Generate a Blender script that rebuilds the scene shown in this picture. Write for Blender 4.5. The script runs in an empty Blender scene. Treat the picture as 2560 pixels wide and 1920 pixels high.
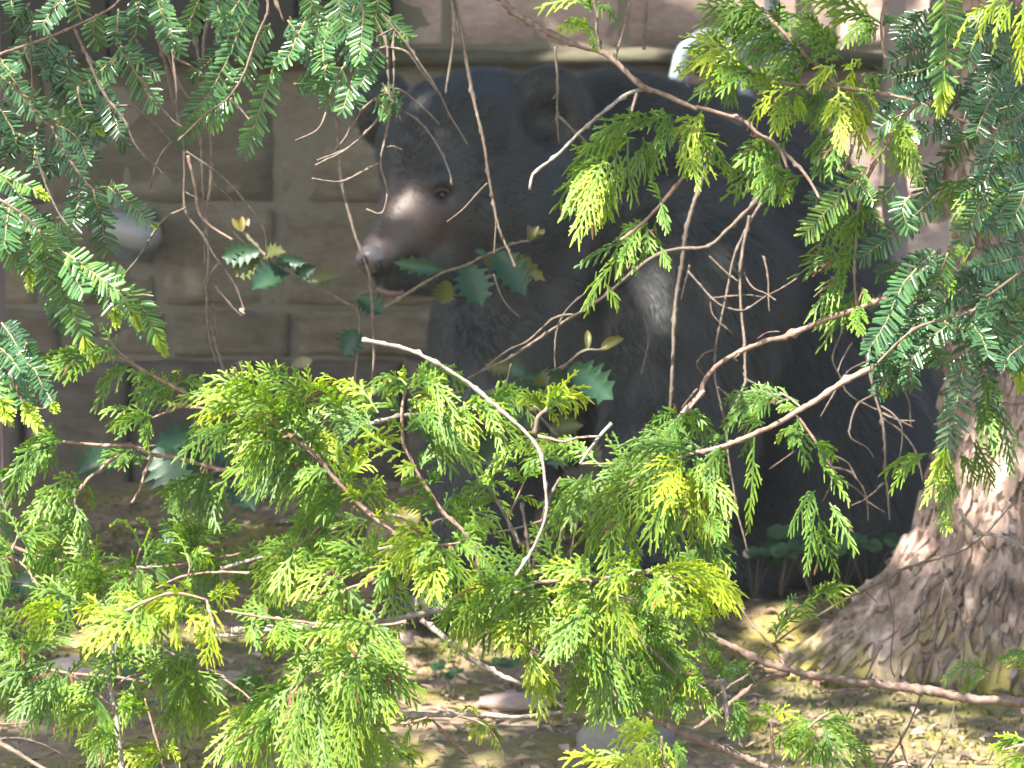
import bpy, math, random
import numpy as np
from mathutils import Vector, Matrix, noise

# ------------------------------------------------------------------ camera, sky, sun, exposure
SC = bpy.context.scene
COL = SC.collection
F, CX, CY, H = 8565.0, 1280.0, 960.0, 1.34
PITCH = math.radians(8.65)
CAM = Vector((0, 0, H))
FWD = Vector((0, math.cos(PITCH), -math.sin(PITCH)))
UP = Vector((0, math.sin(PITCH), math.cos(PITCH)))
cam = bpy.data.cameras.new("camera")
cam.sensor_width = 36
cam.lens = 36 * F / 2560
cam.clip_start = 0.05
cam.clip_end = 200
cam.dof.use_dof = True
cam.dof.focus_distance = 3.95
cam.dof.aperture_fstop = 13
camo = bpy.data.objects.new("camera", cam)
camo.location = CAM
camo.rotation_euler = (math.pi / 2 - PITCH, 0, 0)
COL.objects.link(camo)
SC.camera = camo

SUN_EL, SUN_AZ = math.radians(57), math.radians(-40)          # azimuth seen from above, from behind the camera (-Y), negative to the left
SUN = Vector((math.sin(SUN_AZ) * math.cos(SUN_EL), -math.cos(SUN_AZ) * math.cos(SUN_EL), math.sin(SUN_EL)))
w = bpy.data.worlds.new("World")
SC.world = w
w.use_nodes = True
nt = w.node_tree
bg = nt.nodes["Background"]
sky = nt.nodes.new("ShaderNodeTexSky")
sky.sky_type = 'NISHITA'
sky.sun_disc = False
sky.sun_elevation = SUN_EL
sky.sun_rotation = math.atan2(SUN.x, SUN.y)
sky.air_density = 1.3
sky.dust_density = 2.5
nt.links.new(sky.outputs[0], bg.inputs[0])
bg.inputs[1].default_value = 0.105
sl = bpy.data.lights.new("sun", 'SUN')
sl.energy = 5.0
sl.angle = math.radians(0.53)
sl.color = (1.0, 0.95, 0.86)
so = bpy.data.objects.new("sun", sl)
so.rotation_euler = SUN.to_track_quat('Z', 'Y').to_euler()
so.location = (-4, -4, 8)
COL.objects.link(so)
SC.view_settings.view_transform = 'Standard'
SC.view_settings.look = 'None'
SC.view_settings.exposure = 2.4
SC.view_settings.gamma = 1
SC.view_settings.use_curve_mapping = False
SC.cycles.max_bounces = 8
SC.cycles.transparent_max_bounces = 8

RNG = random.Random(7)


def P(u, v, d):
    """the place that lies d metres in front of the lens along the line of sight of a point of the photograph"""
    return CAM + d * (FWD + Vector(((u - CX) / F, 0, 0)) + UP * ((CY - v) / F))


def G(u, v, z=0.0):
    r = FWD + Vector(((u - CX) / F, 0, 0)) + UP * ((CY - v) / F)
    return CAM + r * ((z - H) / r.z)


TILE = {'T1': (0, 0), 'T2': (850, 0), 'T3': (1700, 0), 'T4': (0, 640), 'T5': (850, 640), 'T6': (1700, 640),
        'T7': (0, 1280), 'T8': (850, 1280), 'T9': (1700, 1280),
        'Z1': (400, 880), 'Z2': (900, 880), 'Z3': (1400, 980), 'Z4': (0, 1200), 'Z5': (500, 1280), 'Z6': (1000, 1350), 'Z7': (1500, 1350),
        'B2': (880, 420), 'PX': (0, 0)}
TS = {'T': 860 / 2212, 'Z': 600 / 2212, 'B': 500 / 2183, 'P': 1.0}


def tx(t, x, y):
    o, s = TILE[t], TS[t[0]]
    return o[0] + x * s, o[1] + y * s


# ------------------------------------------------------------------ objects and tags
def link(o, parent=None):
    COL.objects.link(o)
    if parent is not None:
        o.parent = parent
    return o


def thing(name, label, cat, loc, group=None):
    o = bpy.data.objects.new(name, None)
    o.location = loc
    o.empty_display_size = 0.05
    o['label'] = label
    o['category'] = cat
    if group:
        o['group'] = group
    return link(o)


def tag(o, label, cat, group=None):
    o['label'] = label
    o['category'] = cat
    if group:
        o['group'] = group
    return o


def mesh(name, verts, faces, mat, parent=None, smooth=True, attrs=None, kind=None, origin=None):
    me = bpy.data.meshes.new(name)
    if origin is None:
        origin = parent.matrix_world.translation if False else (Vector(parent['o']) if parent is not None and 'o' in parent.keys() else Vector((0, 0, 0)))
    if len(verts):
        a = np.array([tuple(v) for v in verts], dtype=np.float32) - np.array(tuple(origin), dtype=np.float32)
        me.from_pydata(a.tolist(), [], faces)
    if attrs:
        for k, vals in attrs.items():
            at = me.attributes.new(k, 'FLOAT', 'POINT')
            at.data.foreach_set('value', np.array(vals, dtype=np.float32))
    me.materials.append(mat)
    if smooth:
        me.polygons.foreach_set('use_smooth', [True] * len(me.polygons))
    me.update()
    o = bpy.data.objects.new(name, me)
    if parent is None:
        o.location = origin
    if kind:
        o['kind'] = kind
    return link(o, parent)


def root(name, label, cat, loc, group=None):
    o = thing(name, label, cat, loc, group)
    o['o'] = tuple(loc)
    return o


def sub(o, parent):
    """geometry of a sub-part is written in the frame of its thing"""
    return o


# ------------------------------------------------------------------ materials
def mat_new(name):
    m = bpy.data.materials.new(name)
    m.use_nodes = True
    t = m.node_tree
    b = t.nodes["Principled BSDF"]
    return m, t, b


def node(t, kind, **kw):
    n = t.nodes.new(kind)
    for k, v in kw.items():
        if k.startswith('i_'):
            key = k[2:]
            n.inputs[int(key) if key.isdigit() else key.replace('_', ' ')].default_value = v
        else:
            setattr(n, k, v)
    return n


def ramp(t, fac, stops):
    r = t.nodes.new("ShaderNodeValToRGB")
    e = r.color_ramp.elements
    e[0].position, e[0].color = stops[0][0], (*stops[0][1], 1)
    e[1].position, e[1].color = stops[-1][0], (*stops[-1][1], 1)
    for p, c in stops[1:-1]:
        x = e.new(p)
        x.color = (*c, 1)
    t.links.new(fac, r.inputs[0])
    return r.outputs[0]


def coords(t, scale=(1, 1, 1), obj=False):
    tc = t.nodes.new("ShaderNodeTexCoord")
    mp = t.nodes.new("ShaderNodeMapping")
    mp.inputs['Scale'].default_value = scale
    if obj:
        t.links.new(tc.outputs['Object'], mp.inputs[0])
    else:
        g = t.nodes.new("ShaderNodeNewGeometry")
        t.links.new(g.outputs['Position'], mp.inputs[0])
    return mp.outputs[0]


def noise_tex(t, vec, scale, detail=5, rough=0.6):
    n = node(t, "ShaderNodeTexNoise")
    n.inputs['Scale'].default_value = scale
    n.inputs['Detail'].default_value = detail
    n.inputs['Roughness'].default_value = rough
    t.links.new(vec, n.inputs['Vector'])
    return n.outputs['Fac']


def mixc(t, fac, a, b, mode='MIX'):
    m = node(t, "ShaderNodeMix", data_type='RGBA', blend_type=mode)
    for s, v in ((m.inputs[0], fac), (m.inputs[6], a), (m.inputs[7], b)):
        if isinstance(v, (int, float)):
            s.default_value = v
        elif isinstance(v, tuple):
            s.default_value = (*v, 1)
        else:
            t.links.new(v, s)
    return m.outputs[2]


def bump(t, b, h, strength, dist):
    n = node(t, "ShaderNodeBump")
    n.inputs['Strength'].default_value = strength
    n.inputs['Distance'].default_value = dist
    t.links.new(h, n.inputs['Height'])
    t.links.new(n.outputs[0], b.inputs['Normal'])


def leaf_mat(name, stops, rough=0.45, trans=0.4, tcol=1.25, back=None, noise_scale=60):
    """living leaf: colour from growth age, set darker for shaded and back sprays, light shining through the blade"""
    m, t, b = mat_new(name)
    at = node(t, "ShaderNodeAttribute", attribute_name="leaf_tone")
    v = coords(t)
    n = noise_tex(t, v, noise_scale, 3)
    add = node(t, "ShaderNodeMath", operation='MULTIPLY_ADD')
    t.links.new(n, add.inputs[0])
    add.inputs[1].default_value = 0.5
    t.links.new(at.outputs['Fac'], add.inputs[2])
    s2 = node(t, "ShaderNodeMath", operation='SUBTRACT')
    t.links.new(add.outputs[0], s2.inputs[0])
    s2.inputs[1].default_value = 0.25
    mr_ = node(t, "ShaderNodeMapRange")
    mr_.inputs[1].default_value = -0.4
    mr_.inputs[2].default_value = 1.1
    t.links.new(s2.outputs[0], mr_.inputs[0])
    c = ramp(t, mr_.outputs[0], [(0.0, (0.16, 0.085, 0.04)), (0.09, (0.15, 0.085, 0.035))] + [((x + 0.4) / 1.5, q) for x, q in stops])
    if back:
        g = t.nodes.new("ShaderNodeNewGeometry")
        c = mixc(t, g.outputs['Backfacing'], c, back)
    t.links.new(c, b.inputs['Base Color'])
    b.inputs['Roughness'].default_value = rough
    tr = node(t, "ShaderNodeBsdfTranslucent")
    hs = node(t, "ShaderNodeHueSaturation")
    hs.inputs['Value'].default_value = tcol
    hs.inputs['Saturation'].default_value = 1.12
    t.links.new(c, hs.inputs['Color'])
    t.links.new(hs.outputs[0], tr.inputs[0])
    mx = node(t, "ShaderNodeMixShader")
    mx.inputs[0].default_value = trans
    t.links.new(b.outputs[0], mx.inputs[1])
    t.links.new(tr.outputs[0], mx.inputs[2])
    t.links.new(mx.outputs[0], t.nodes['Material Output'].inputs[0])
    return m


def bark_mat(name, c1, c2, c3, sc=120, stretch=(1, 1, 1), bstr=0.6, bdist=0.002, rough=0.85):
    m, t, b = mat_new(name)
    v = coords(t, stretch)
    n = noise_tex(t, v, sc, 6, 0.65)
    n2 = noise_tex(t, v, sc * 0.17, 4)
    c = ramp(t, n, [(0.3, c1), (0.5, c2), (0.7, c3)])
    c = mixc(t, n2, c, mixc(t, 0.6, c, c1), 'MIX')
    t.links.new(c, b.inputs['Base Color'])
    b.inputs['Roughness'].default_value = rough
    bump(t, b, n, bstr, bdist)
    return m


M = {}
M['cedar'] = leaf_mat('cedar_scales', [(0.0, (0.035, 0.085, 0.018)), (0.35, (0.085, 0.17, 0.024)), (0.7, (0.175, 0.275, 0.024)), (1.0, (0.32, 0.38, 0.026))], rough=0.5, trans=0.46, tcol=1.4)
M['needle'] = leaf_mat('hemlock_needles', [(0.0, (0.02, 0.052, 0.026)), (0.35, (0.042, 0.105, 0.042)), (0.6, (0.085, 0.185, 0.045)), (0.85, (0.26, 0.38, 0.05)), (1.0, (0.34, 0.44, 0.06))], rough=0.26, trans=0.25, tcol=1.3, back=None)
M['holly'] = leaf_mat('holly_blade', [(0.0, (0.012, 0.04, 0.02)), (0.4, (0.022, 0.065, 0.03)), (0.7, (0.05, 0.065, 0.012)), (1.0, (0.14, 0.11, 0.025))], rough=0.45, trans=0.2)
M['weed'] = leaf_mat('weed_blade', [(0.0, (0.03, 0.08, 0.03)), (0.5, (0.06, 0.14, 0.045)), (1.0, (0.12, 0.2, 0.06))], rough=0.5, trans=0.35)
M['mosstuft'] = leaf_mat('moss_tufts', [(0.0, (0.06, 0.07, 0.014)), (0.5, (0.13, 0.13, 0.022)), (1.0, (0.22, 0.2, 0.035))], rough=0.7, trans=0.3)
M['shade_crown'] = leaf_mat('crown_leaves', [(0.0, (0.03, 0.07, 0.02)), (0.5, (0.05, 0.11, 0.03)), (1.0, (0.08, 0.15, 0.035))], rough=0.5, trans=0.35)
M['brown'] = bark_mat('brown_bark', (0.075, 0.045, 0.033), (0.18, 0.122, 0.095), (0.28, 0.205, 0.168))
M['grey'] = bark_mat('grey_bark', (0.11, 0.088, 0.075), (0.27, 0.225, 0.195), (0.43, 0.385, 0.35))
M['red'] = bark_mat('reddish_bark', (0.11, 0.062, 0.045), (0.25, 0.155, 0.115), (0.36, 0.255, 0.205))
M['dead'] = bark_mat('dead_twig_bark', (0.06, 0.043, 0.032), (0.13, 0.096, 0.073), (0.21, 0.165, 0.132))
M['shoot'] = bark_mat('young_shoot_bark', (0.12, 0.085, 0.04), (0.24, 0.18, 0.09), (0.33, 0.26, 0.14))
M['holly_stem'] = bark_mat('holly_stem_bark', (0.08, 0.07, 0.04), (0.16, 0.13, 0.09), (0.25, 0.2, 0.15))


def trunk_mat():
    m, t, b = mat_new('trunk_bark')
    v = coords(t, (1, 1, 0.22))
    n = noise_tex(t, v, 30, 8, 0.72)
    n2 = noise_tex(t, coords(t), 7, 5, 0.6)
    n3 = noise_tex(t, coords(t, (1, 1, 0.5)), 26, 5, 0.6)
    c = ramp(t, n, [(0.36, (0.07, 0.046, 0.036)), (0.46, (0.23, 0.155, 0.122)), (0.54, (0.385, 0.27, 0.22)), (0.66, (0.54, 0.43, 0.37))])
    c = mixc(t, ramp(t, n3, [(0.5, (0, 0, 0)), (0.68, (1, 1, 1))]), c, (0.17, 0.13, 0.095))
    z = node(t, "ShaderNodeSeparateXYZ")
    t.links.new(coords(t), z.inputs[0])
    mr = node(t, "ShaderNodeMapRange")
    mr.inputs[1].default_value = 0.0
    mr.inputs[2].default_value = 0.15
    mr.inputs[3].default_value = 0.95
    mr.inputs[4].default_value = 0.0
    t.links.new(z.outputs[2], mr.inputs[0])
    mu = node(t, "ShaderNodeMath", operation='MULTIPLY')
    t.links.new(mr.outputs[0], mu.inputs[0])
    t.links.new(ramp(t, n2, [(0.38, (0, 0, 0)), (0.58, (1, 1, 1))]), mu.inputs[1])
    c = mixc(t, mu.outputs[0], c, (0.20, 0.175, 0.032))
    t.links.new(c, b.inputs['Base Color'])
    b.inputs['Roughness'].default_value = 0.9
    bump(t, b, n, 0.8, 0.008)
    return m


def stone_mat(name, ca, cb, cc, seed=0.0):
    m, t, b = mat_new(name)
    oi = node(t, "ShaderNodeObjectInfo")
    off = node(t, "ShaderNodeVectorMath", operation='SCALE')
    cmb = node(t, "ShaderNodeCombineXYZ")
    for i in range(3):
        t.links.new(oi.outputs['Random'], cmb.inputs[i])
    t.links.new(cmb.outputs[0], off.inputs[0])
    off.inputs['Scale'].default_value = 7.0
    g = t.nodes.new("ShaderNodeNewGeometry")
    ad = node(t, "ShaderNodeVectorMath", operation='ADD')
    t.links.new(g.outputs['Position'], ad.inputs[0])
    t.links.new(off.outputs[0], ad.inputs[1])
    mp = node(t, "ShaderNodeMapping")
    mp.inputs['Rotation'].default_value = (0, 0.3, 0)
    mp.inputs['Scale'].default_value = (1.0, 1.0, 2.4)
    t.links.new(ad.outputs[0], mp.inputs[0])
    n = noise_tex(t, mp.outputs[0], 7, 9, 0.7)
    n2 = noise_tex(t, mp.outputs[0], 34, 6, 0.7)
    c = ramp(t, n, [(0.3, ca), (0.5, cb), (0.68, cc)])
    c = mixc(t, 0.55, c, ramp(t, n2, [(0.3, (0.55, 0.53, 0.5)), (0.65, (1.2, 1.18, 1.15))]), 'MULTIPLY')
    hs = node(t, "ShaderNodeHueSaturation")
    mr = node(t, "ShaderNodeMapRange")
    mr.inputs[3].default_value = 0.7
    mr.inputs[4].default_value = 1.2
    t.links.new(oi.outputs['Random'], mr.inputs[0])
    t.links.new(mr.outputs[0], hs.inputs['Value'])
    t.links.new(c, hs.inputs['Color'])
    t.links.new(hs.outputs[0], b.inputs['Base Color'])
    b.inputs['Roughness'].default_value = 0.9
    bump(t, b, n2, 0.5, 0.006)
    return m


M['trunk'] = trunk_mat()
M['stone'] = stone_mat('shaded_tan_stone', (0.095, 0.077, 0.053), (0.14, 0.113, 0.079), (0.185, 0.15, 0.108))  # albedo lowered: the shade on the left wall is put into the stone
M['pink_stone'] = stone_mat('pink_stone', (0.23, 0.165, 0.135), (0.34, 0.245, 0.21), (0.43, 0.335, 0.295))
M['base_stone'] = stone_mat('dark_base_stone', (0.055, 0.044, 0.034), (0.085, 0.067, 0.052), (0.12, 0.095, 0.075))
M['ledge'] = stone_mat('mossy_ledge_stone', (0.04, 0.038, 0.02), (0.065, 0.058, 0.034), (0.10, 0.085, 0.06))
M['rock'] = stone_mat('grey_rock', (0.12, 0.11, 0.095), (0.17, 0.155, 0.135), (0.22, 0.2, 0.175))


def plain(name, col, rough=0.7, n_amt=0.25, sc=40, metal=0.0, bstr=0.2):
    m, t, b = mat_new(name)
    n = noise_tex(t, coords(t), sc, 5)
    c = mixc(t, n, tuple(x * (1 - n_amt) for x in col), tuple(min(1, x * (1 + n_amt)) for x in col))
    t.links.new(c, b.inputs['Base Color'])
    b.inputs['Roughness'].default_value = rough
    b.inputs['Metallic'].default_value = metal
    bump(t, b, n, bstr, 0.003)
    return m


M['mortar'] = plain('pale_mortar', (0.15, 0.126, 0.093), 0.95, 0.25, 60)
M['pipe'] = plain('grey_painted_pipe', (0.25, 0.29, 0.34), 0.45, 0.1, 30)
M['meter'] = plain('dark_meter', (0.12, 0.14, 0.15), 0.5, 0.2, 30)
M['white'] = plain('white_fitting', (0.22, 0.215, 0.21), 0.45, 0.08, 30)
M['wood'] = plain('brown_painted_wood', (0.19, 0.135, 0.12), 0.7, 0.2, 25)
M['darkwood'] = plain('dark_stained_wood', (0.024, 0.018, 0.014), 0.75, 0.3, 25)
M['flower'] = plain('white_petals', (0.75, 0.7, 0.72), 0.6, 0.1)
M['paleleaf'] = plain('pale_dry_leaf', (0.42, 0.38, 0.24), 0.7, 0.2)


def ground_mat():
    m, t, b = mat_new('woodland_floor')
    v = coords(t)
    n = noise_tex(t, v, 4.5, 6, 0.65)
    n2 = noise_tex(t, v, 38, 7, 0.72)
    n3 = noise_tex(t, v, 2.1, 4, 0.6)
    soil = ramp(t, n2, [(0.28, (0.075, 0.053, 0.034)), (0.45, (0.17, 0.116, 0.072)), (0.6, (0.275, 0.19, 0.122)), (0.75, (0.38, 0.27, 0.18))])
    moss = ramp(t, n2, [(0.3, (0.08, 0.07, 0.016)), (0.5, (0.18, 0.15, 0.03)), (0.7, (0.29, 0.225, 0.045))])
    f = ramp(t, n, [(0.43, (0, 0, 0)), (0.60, (1, 1, 1))])
    c = mixc(t, f, soil, moss)
    f3 = ramp(t, n3, [(0.5, (0, 0, 0)), (0.62, (1, 1, 1))])
    c = mixc(t, f3, c, mixc(t, 0.6, c, (0.10, 0.10, 0.03)))
    t.links.new(c, b.inputs['Base Color'])
    b.inputs['Roughness'].default_value = 0.95
    bump(t, b, n2, 0.9, 0.012)
    return m


M['ground'] = ground_mat()


def moss_rock_mat():
    m, t, b = mat_new('mossy_rock')
    v = coords(t)
    n = noise_tex(t, v, 12, 6, 0.65)
    n2 = noise_tex(t, v, 70, 6, 0.7)
    c = ramp(t, n2, [(0.3, (0.10, 0.085, 0.012)), (0.5, (0.24, 0.19, 0.02)), (0.7, (0.38, 0.29, 0.035))])
    c = mixc(t, ramp(t, n, [(0.52, (0, 0, 0)), (0.62, (1, 1, 1))]), c, (0.22, 0.17, 0.12))
    t.links.new(c, b.inputs['Base Color'])
    b.inputs['Roughness'].default_value = 0.95
    bump(t, b, n2, 0.9, 0.008)
    return m


M['mossrock'] = moss_rock_mat()


def litter_mat():
    m, t, b = mat_new('leaf_litter')
    at = node(t, "ShaderNodeAttribute", attribute_name="leaf_tone")
    c = ramp(t, at.outputs['Fac'], [(0.0, (0.06, 0.04, 0.027)), (0.35, (0.13, 0.09, 0.062)), (0.7, (0.22, 0.14, 0.096)), (0.9, (0.33, 0.23, 0.18)), (1.0, (0.3, 0.16, 0.075))])
    t.links.new(c, b.inputs['Base Color'])
    b.inputs['Roughness'].default_value = 0.7
    return m


M['litter'] = litter_mat()

# ------------------------------------------------------------------ added fog volume standing in for lens veil, one closed box round everything
hm = bpy.data.materials.new('thin_lens_veil')
hm.use_nodes = True
ht = hm.node_tree
ht.nodes.remove(ht.nodes["Principled BSDF"])
pvn = ht.nodes.new("ShaderNodeVolumePrincipled")
pvn.inputs['Density'].default_value = 0.0016
pvn.inputs['Color'].default_value = (0.88, 0.93, 0.90, 1)
ht.links.new(pvn.outputs[0], ht.nodes['Material Output'].inputs['Volume'])
x0, x1, y0, y1, z0, z1 = -44, 46, -24, 66, -1.6, 6.4
mesh('lens_veil', [(x0, y0, z0), (x1, y0, z0), (x1, y1, z0), (x0, y1, z0), (x0, y0, z1), (x1, y0, z1), (x1, y1, z1), (x0, y1, z1)],
     [(3, 2, 1, 0), (4, 5, 6, 7), (0, 1, 5, 4), (1, 2, 6, 5), (2, 3, 7, 6), (3, 0, 4, 7)], hm, smooth=False, kind='stuff')

# ------------------------------------------------------------------ ground
def gh(x, y):
    z = 0.03 * noise.noise(Vector((x * 1.1, y * 1.1, 0))) + 0.012 * noise.noise(Vector((x * 5, y * 5, 3)))
    z += 0.05 * math.exp(-(((x - 0.50) / 0.28) ** 2 + ((y - 6.05) / 0.12) ** 2))
    z *= 1.0 if abs(x) < 4 and y < 9 else 0.4
    return z - 0.01


def grid_axis(lo, a, b, hi, fine, coarse):
    l = list(np.arange(lo, a, coarse)) + list(np.arange(a, b, fine)) + list(np.arange(b, hi + coarse, coarse))
    return l


xs = grid_axis(-40, -1.6, 1.6, 40, 0.025, 1.6)
ys = grid_axis(-20, 4.4, 7.8, 60, 0.025, 1.6)
gv = [(x, y, gh(x, y) + (0.006 * noise.noise(Vector((x * 18, y * 18, 9))) if abs(x) < 1.7 and 4.3 < y < 7.9 else 0)) for y in ys for x in xs]
nx = len(xs)
gf = [(j * nx + i, j * nx + i + 1, (j + 1) * nx + i + 1, (j + 1) * nx + i) for j in range(len(ys) - 1) for i in range(nx - 1)]
mesh('ground', gv, gf, M['ground'], kind='structure')

# ------------------------------------------------------------------ stone wall
WY = 7.42


def block(x0, x1, z0, z1, yf, depth, seed, rough=0.014, nxs=14, nzs=11, bev=0.009):
    """a squared stone with a hewn, uneven face, rounded arrises and a closed back"""
    r = random.Random(seed)
    vs, fs = [], []
    sx, sz = (x1 - x0), (z1 - z0)
    off = Vector((r.uniform(0, 99), r.uniform(0, 99), r.uniform(0, 99)))
    for j in range(nzs + 1):
        for i in range(nxs + 1):
            a, c = i / nxs, j / nzs
            if i == 1 or i == nxs - 1:
                a = bev / sx if i == 1 else 1 - bev / sx
            elif 0 < i < nxs:
                a = bev / sx + (1 - 2 * bev / sx) * (i - 1) / (nxs - 2)
            if j == 1 or j == nzs - 1:
                c = bev / sz if j == 1 else 1 - bev / sz
            elif 0 < j < nzs:
                c = bev / sz + (1 - 2 * bev / sz) * (j - 1) / (nzs - 2)
            x, z = x0 + sx * a, z0 + sz * c
            e = min(a, 1 - a) * sx
            e2 = min(c, 1 - c) * sz
            y = yf + (0.012 if i in (0, nxs) or j in (0, nzs) else 0)
            if 0 < i < nxs and 0 < j < nzs:
                y -= rough * (0.5 + noise.noise(Vector((x * 7, z * 9, 0)) + off)) + rough * 0.7 * noise.noise(Vector((x * 22, z * 34, 0)) + off)
            else:
                x += 0.012 * noise.noise(Vector((z * 14, x * 3, 1)) + off)
                z += 0.012 * noise.noise(Vector((x * 14, z * 3, 2)) + off)
            vs.append((x, y, z))
    n1 = nxs + 1
    for j in range(nzs):
        for i in range(nxs):
            fs.append((j * n1 + i, j * n1 + i + 1, (j + 1) * n1 + i + 1, (j + 1) * n1 + i))
    ring = [i for i in range(n1)] + [j * n1 + nxs for j in range(1, nzs + 1)] + [nzs * n1 + i for i in range(nxs - 1, -1, -1)] + [j * n1 for j in range(nzs - 1, 0, -1)]
    base = len(vs)
    for k in ring:
        v = vs[k]
        vs.append((v[0], yf + depth, v[2]))
    m_ = len(ring)
    for k in range(m_):
        fs.append((ring[(k + 1) % m_], ring[k], base + k, base + (k + 1) % m_))
    fs.append(tuple(base + k for k in range(m_)))
    return vs, fs


def wz(v, d=7.5):
    return P(1280, v, d).z


def wx(u, d=7.5):
    return (u - CX) / F * d


wall = root('stone_wall', 'tan squared stone house wall with pale mortar joints behind the bear', 'wall', (0, WY, 0))
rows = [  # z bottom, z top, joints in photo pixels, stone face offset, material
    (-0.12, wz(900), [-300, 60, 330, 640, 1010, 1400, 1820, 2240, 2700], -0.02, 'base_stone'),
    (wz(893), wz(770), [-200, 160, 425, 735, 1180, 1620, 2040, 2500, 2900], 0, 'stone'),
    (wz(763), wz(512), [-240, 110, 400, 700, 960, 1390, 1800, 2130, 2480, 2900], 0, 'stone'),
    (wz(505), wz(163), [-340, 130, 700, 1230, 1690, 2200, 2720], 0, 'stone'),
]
top = [(wz(112), wz(-330), [-250, 150, 560, 1120, 1555, 2080, 2500, 2900]),
       (wz(-338), wz(-620), [-400, 0, 400, 880, 1340, 1800, 2260, 2700]),
       (wz(-628), wz(-1000), [-300, 180, 640, 1100, 1500, 2000, 2450, 2900])]
sid = 0
EXTL, EXTR = [-1900, -1500, -1120, -700], [3300, 3700, 4150, 4600]
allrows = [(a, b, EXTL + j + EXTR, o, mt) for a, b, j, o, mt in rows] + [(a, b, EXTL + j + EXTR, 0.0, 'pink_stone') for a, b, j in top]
for z0, z1, js, off, mt in allrows:
    for a, b in zip(js[:-1], js[1:]):
        sid += 1
        g = 0.0045
        split = sid % 4 == 1 and (z1 - z0) > 0.16 and a > 1300
        parts = [(z0, z1)] if not split else [(z0, z0 + (z1 - z0) * 0.52 - 0.006), (z0 + (z1 - z0) * 0.52 + 0.006, z1)]
        for q0, q1 in parts:
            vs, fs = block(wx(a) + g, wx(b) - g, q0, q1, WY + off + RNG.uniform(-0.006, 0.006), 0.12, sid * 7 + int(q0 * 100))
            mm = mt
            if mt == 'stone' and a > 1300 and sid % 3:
                mm = 'pink_stone'  # shade-darkened stone stays left, the lighter copy goes right
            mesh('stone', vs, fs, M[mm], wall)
mb, mf = block(wx(-1900), wx(4600), -0.12, wz(-1000), WY + 0.004, 0.25, 5, rough=0.006, nxs=160, nzs=40, bev=0.02)
mesh('mortar', mb, mf, M['mortar'], wall)
for a, b in zip([-1900, -1000, -100, 880, 1700, 2650, 3600], [-1000, -100, 880, 1700, 2650, 3600, 4600]):
    vs, fs = block(wx(a) + 0.003, wx(b) - 0.003, wz(158), wz(117), WY - 0.05, 0.14, int(a) + 3000, rough=0.006, nxs=14, nzs=4, bev=0.012)
    mesh('ledge', vs, fs, M['ledge'], wall)


# ------------------------------------------------------------------ tubes
def smooth_path(pts, step):
    pts = [Vector(p) for p in pts]
    if len(pts) == 2:
        pts = [pts[0], pts[0].lerp(pts[1], 0.5), pts[1]]
    out = []
    for i in range(len(pts) - 1):
        p0 = pts[max(0, i - 1)]
        p1, p2 = pts[i], pts[i + 1]
        p3 = pts[min(len(pts) - 1, i + 2)]
        n = max(2, int((p2 - p1).length / step))
        for k in range(n):
            t = k / n
            out.append(0.5 * ((2 * p1) + (p2 - p0) * t + (2 * p0 - 5 * p1 + 4 * p2 - p3) * t * t + (3 * p1 - p0 - 3 * p2 + p3) * t ** 3))
    out.append(pts[-1])
    return out


def tube(pts, r0, r1, sides=7, step=0.012, jit=0.14, seed=0, wob=0.0):
    path = smooth_path(pts, step)
    rr = random.Random(seed)
    vs, fs = [], []
    n = len(path)
    ref = Vector((0.3, -0.8, 0.5))
    off = Vector((rr.uniform(0, 50), rr.uniform(0, 50), 0))
    for i, p in enumerate(path):
        t = (path[min(n - 1, i + 1)] - path[max(0, i - 1)]).normalized()
        a = t.cross(ref).normalized()
        b = t.cross(a)
        r = r0 + (r1 - r0) * i / (n - 1)
        if rr.random() < 0.12:
            r *= 1.25
        q = p + (a * noise.noise(p * 18 + off) + b * noise.noise(p * 18 - off)) * wob
        for k in range(sides):
            an = 2 * math.pi * k / sides
            rk = r * (1 + rr.uniform(-jit, jit))
            if jit > .2 and rr.random() < .045:
                rk += min(r * 1.7, .0036) * rr.uniform(.4, 1)
            vs.append(q + (a * math.cos(an) + b * math.sin(an)) * rk)
        if i:
            for k in range(sides):
                k2 = (k + 1) % sides
                fs.append(((i - 1) * sides + k, (i - 1) * sides + k2, i * sides + k2, i * sides + k))
    vs.append(path[0])
    vs.append(path[-1])
    for k in range(sides):
        k2 = (k + 1) % sides
        fs.append((len(vs) - 2, k2, k))
        fs.append((len(vs) - 1, (n - 1) * sides + k, (n - 1) * sides + k2))
    return vs, fs


# ------------------------------------------------------------------ fittings of the wall
def lathe(center, axis, prof, seg=24):
    axis = Vector(axis).normalized()
    a = axis.orthogonal().normalized()
    b = axis.cross(a)
    vs, fs = [], []
    for r, h in prof:
        for k in range(seg):
            an = 2 * math.pi * k / seg
            vs.append(Vector(center) + axis * h + (a * math.cos(an) + b * math.sin(an)) * r)
    for i in range(len(prof) - 1):
        for k in range(seg):
            k2 = (k + 1) % seg
            fs.append((i * seg + k, i * seg + k2, (i + 1) * seg + k2, (i + 1) * seg + k))
    fs.append(tuple(range(seg))[::-1])
    fs.append(tuple((len(prof) - 1) * seg + k for k in range(seg)))
    return vs, fs


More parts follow.
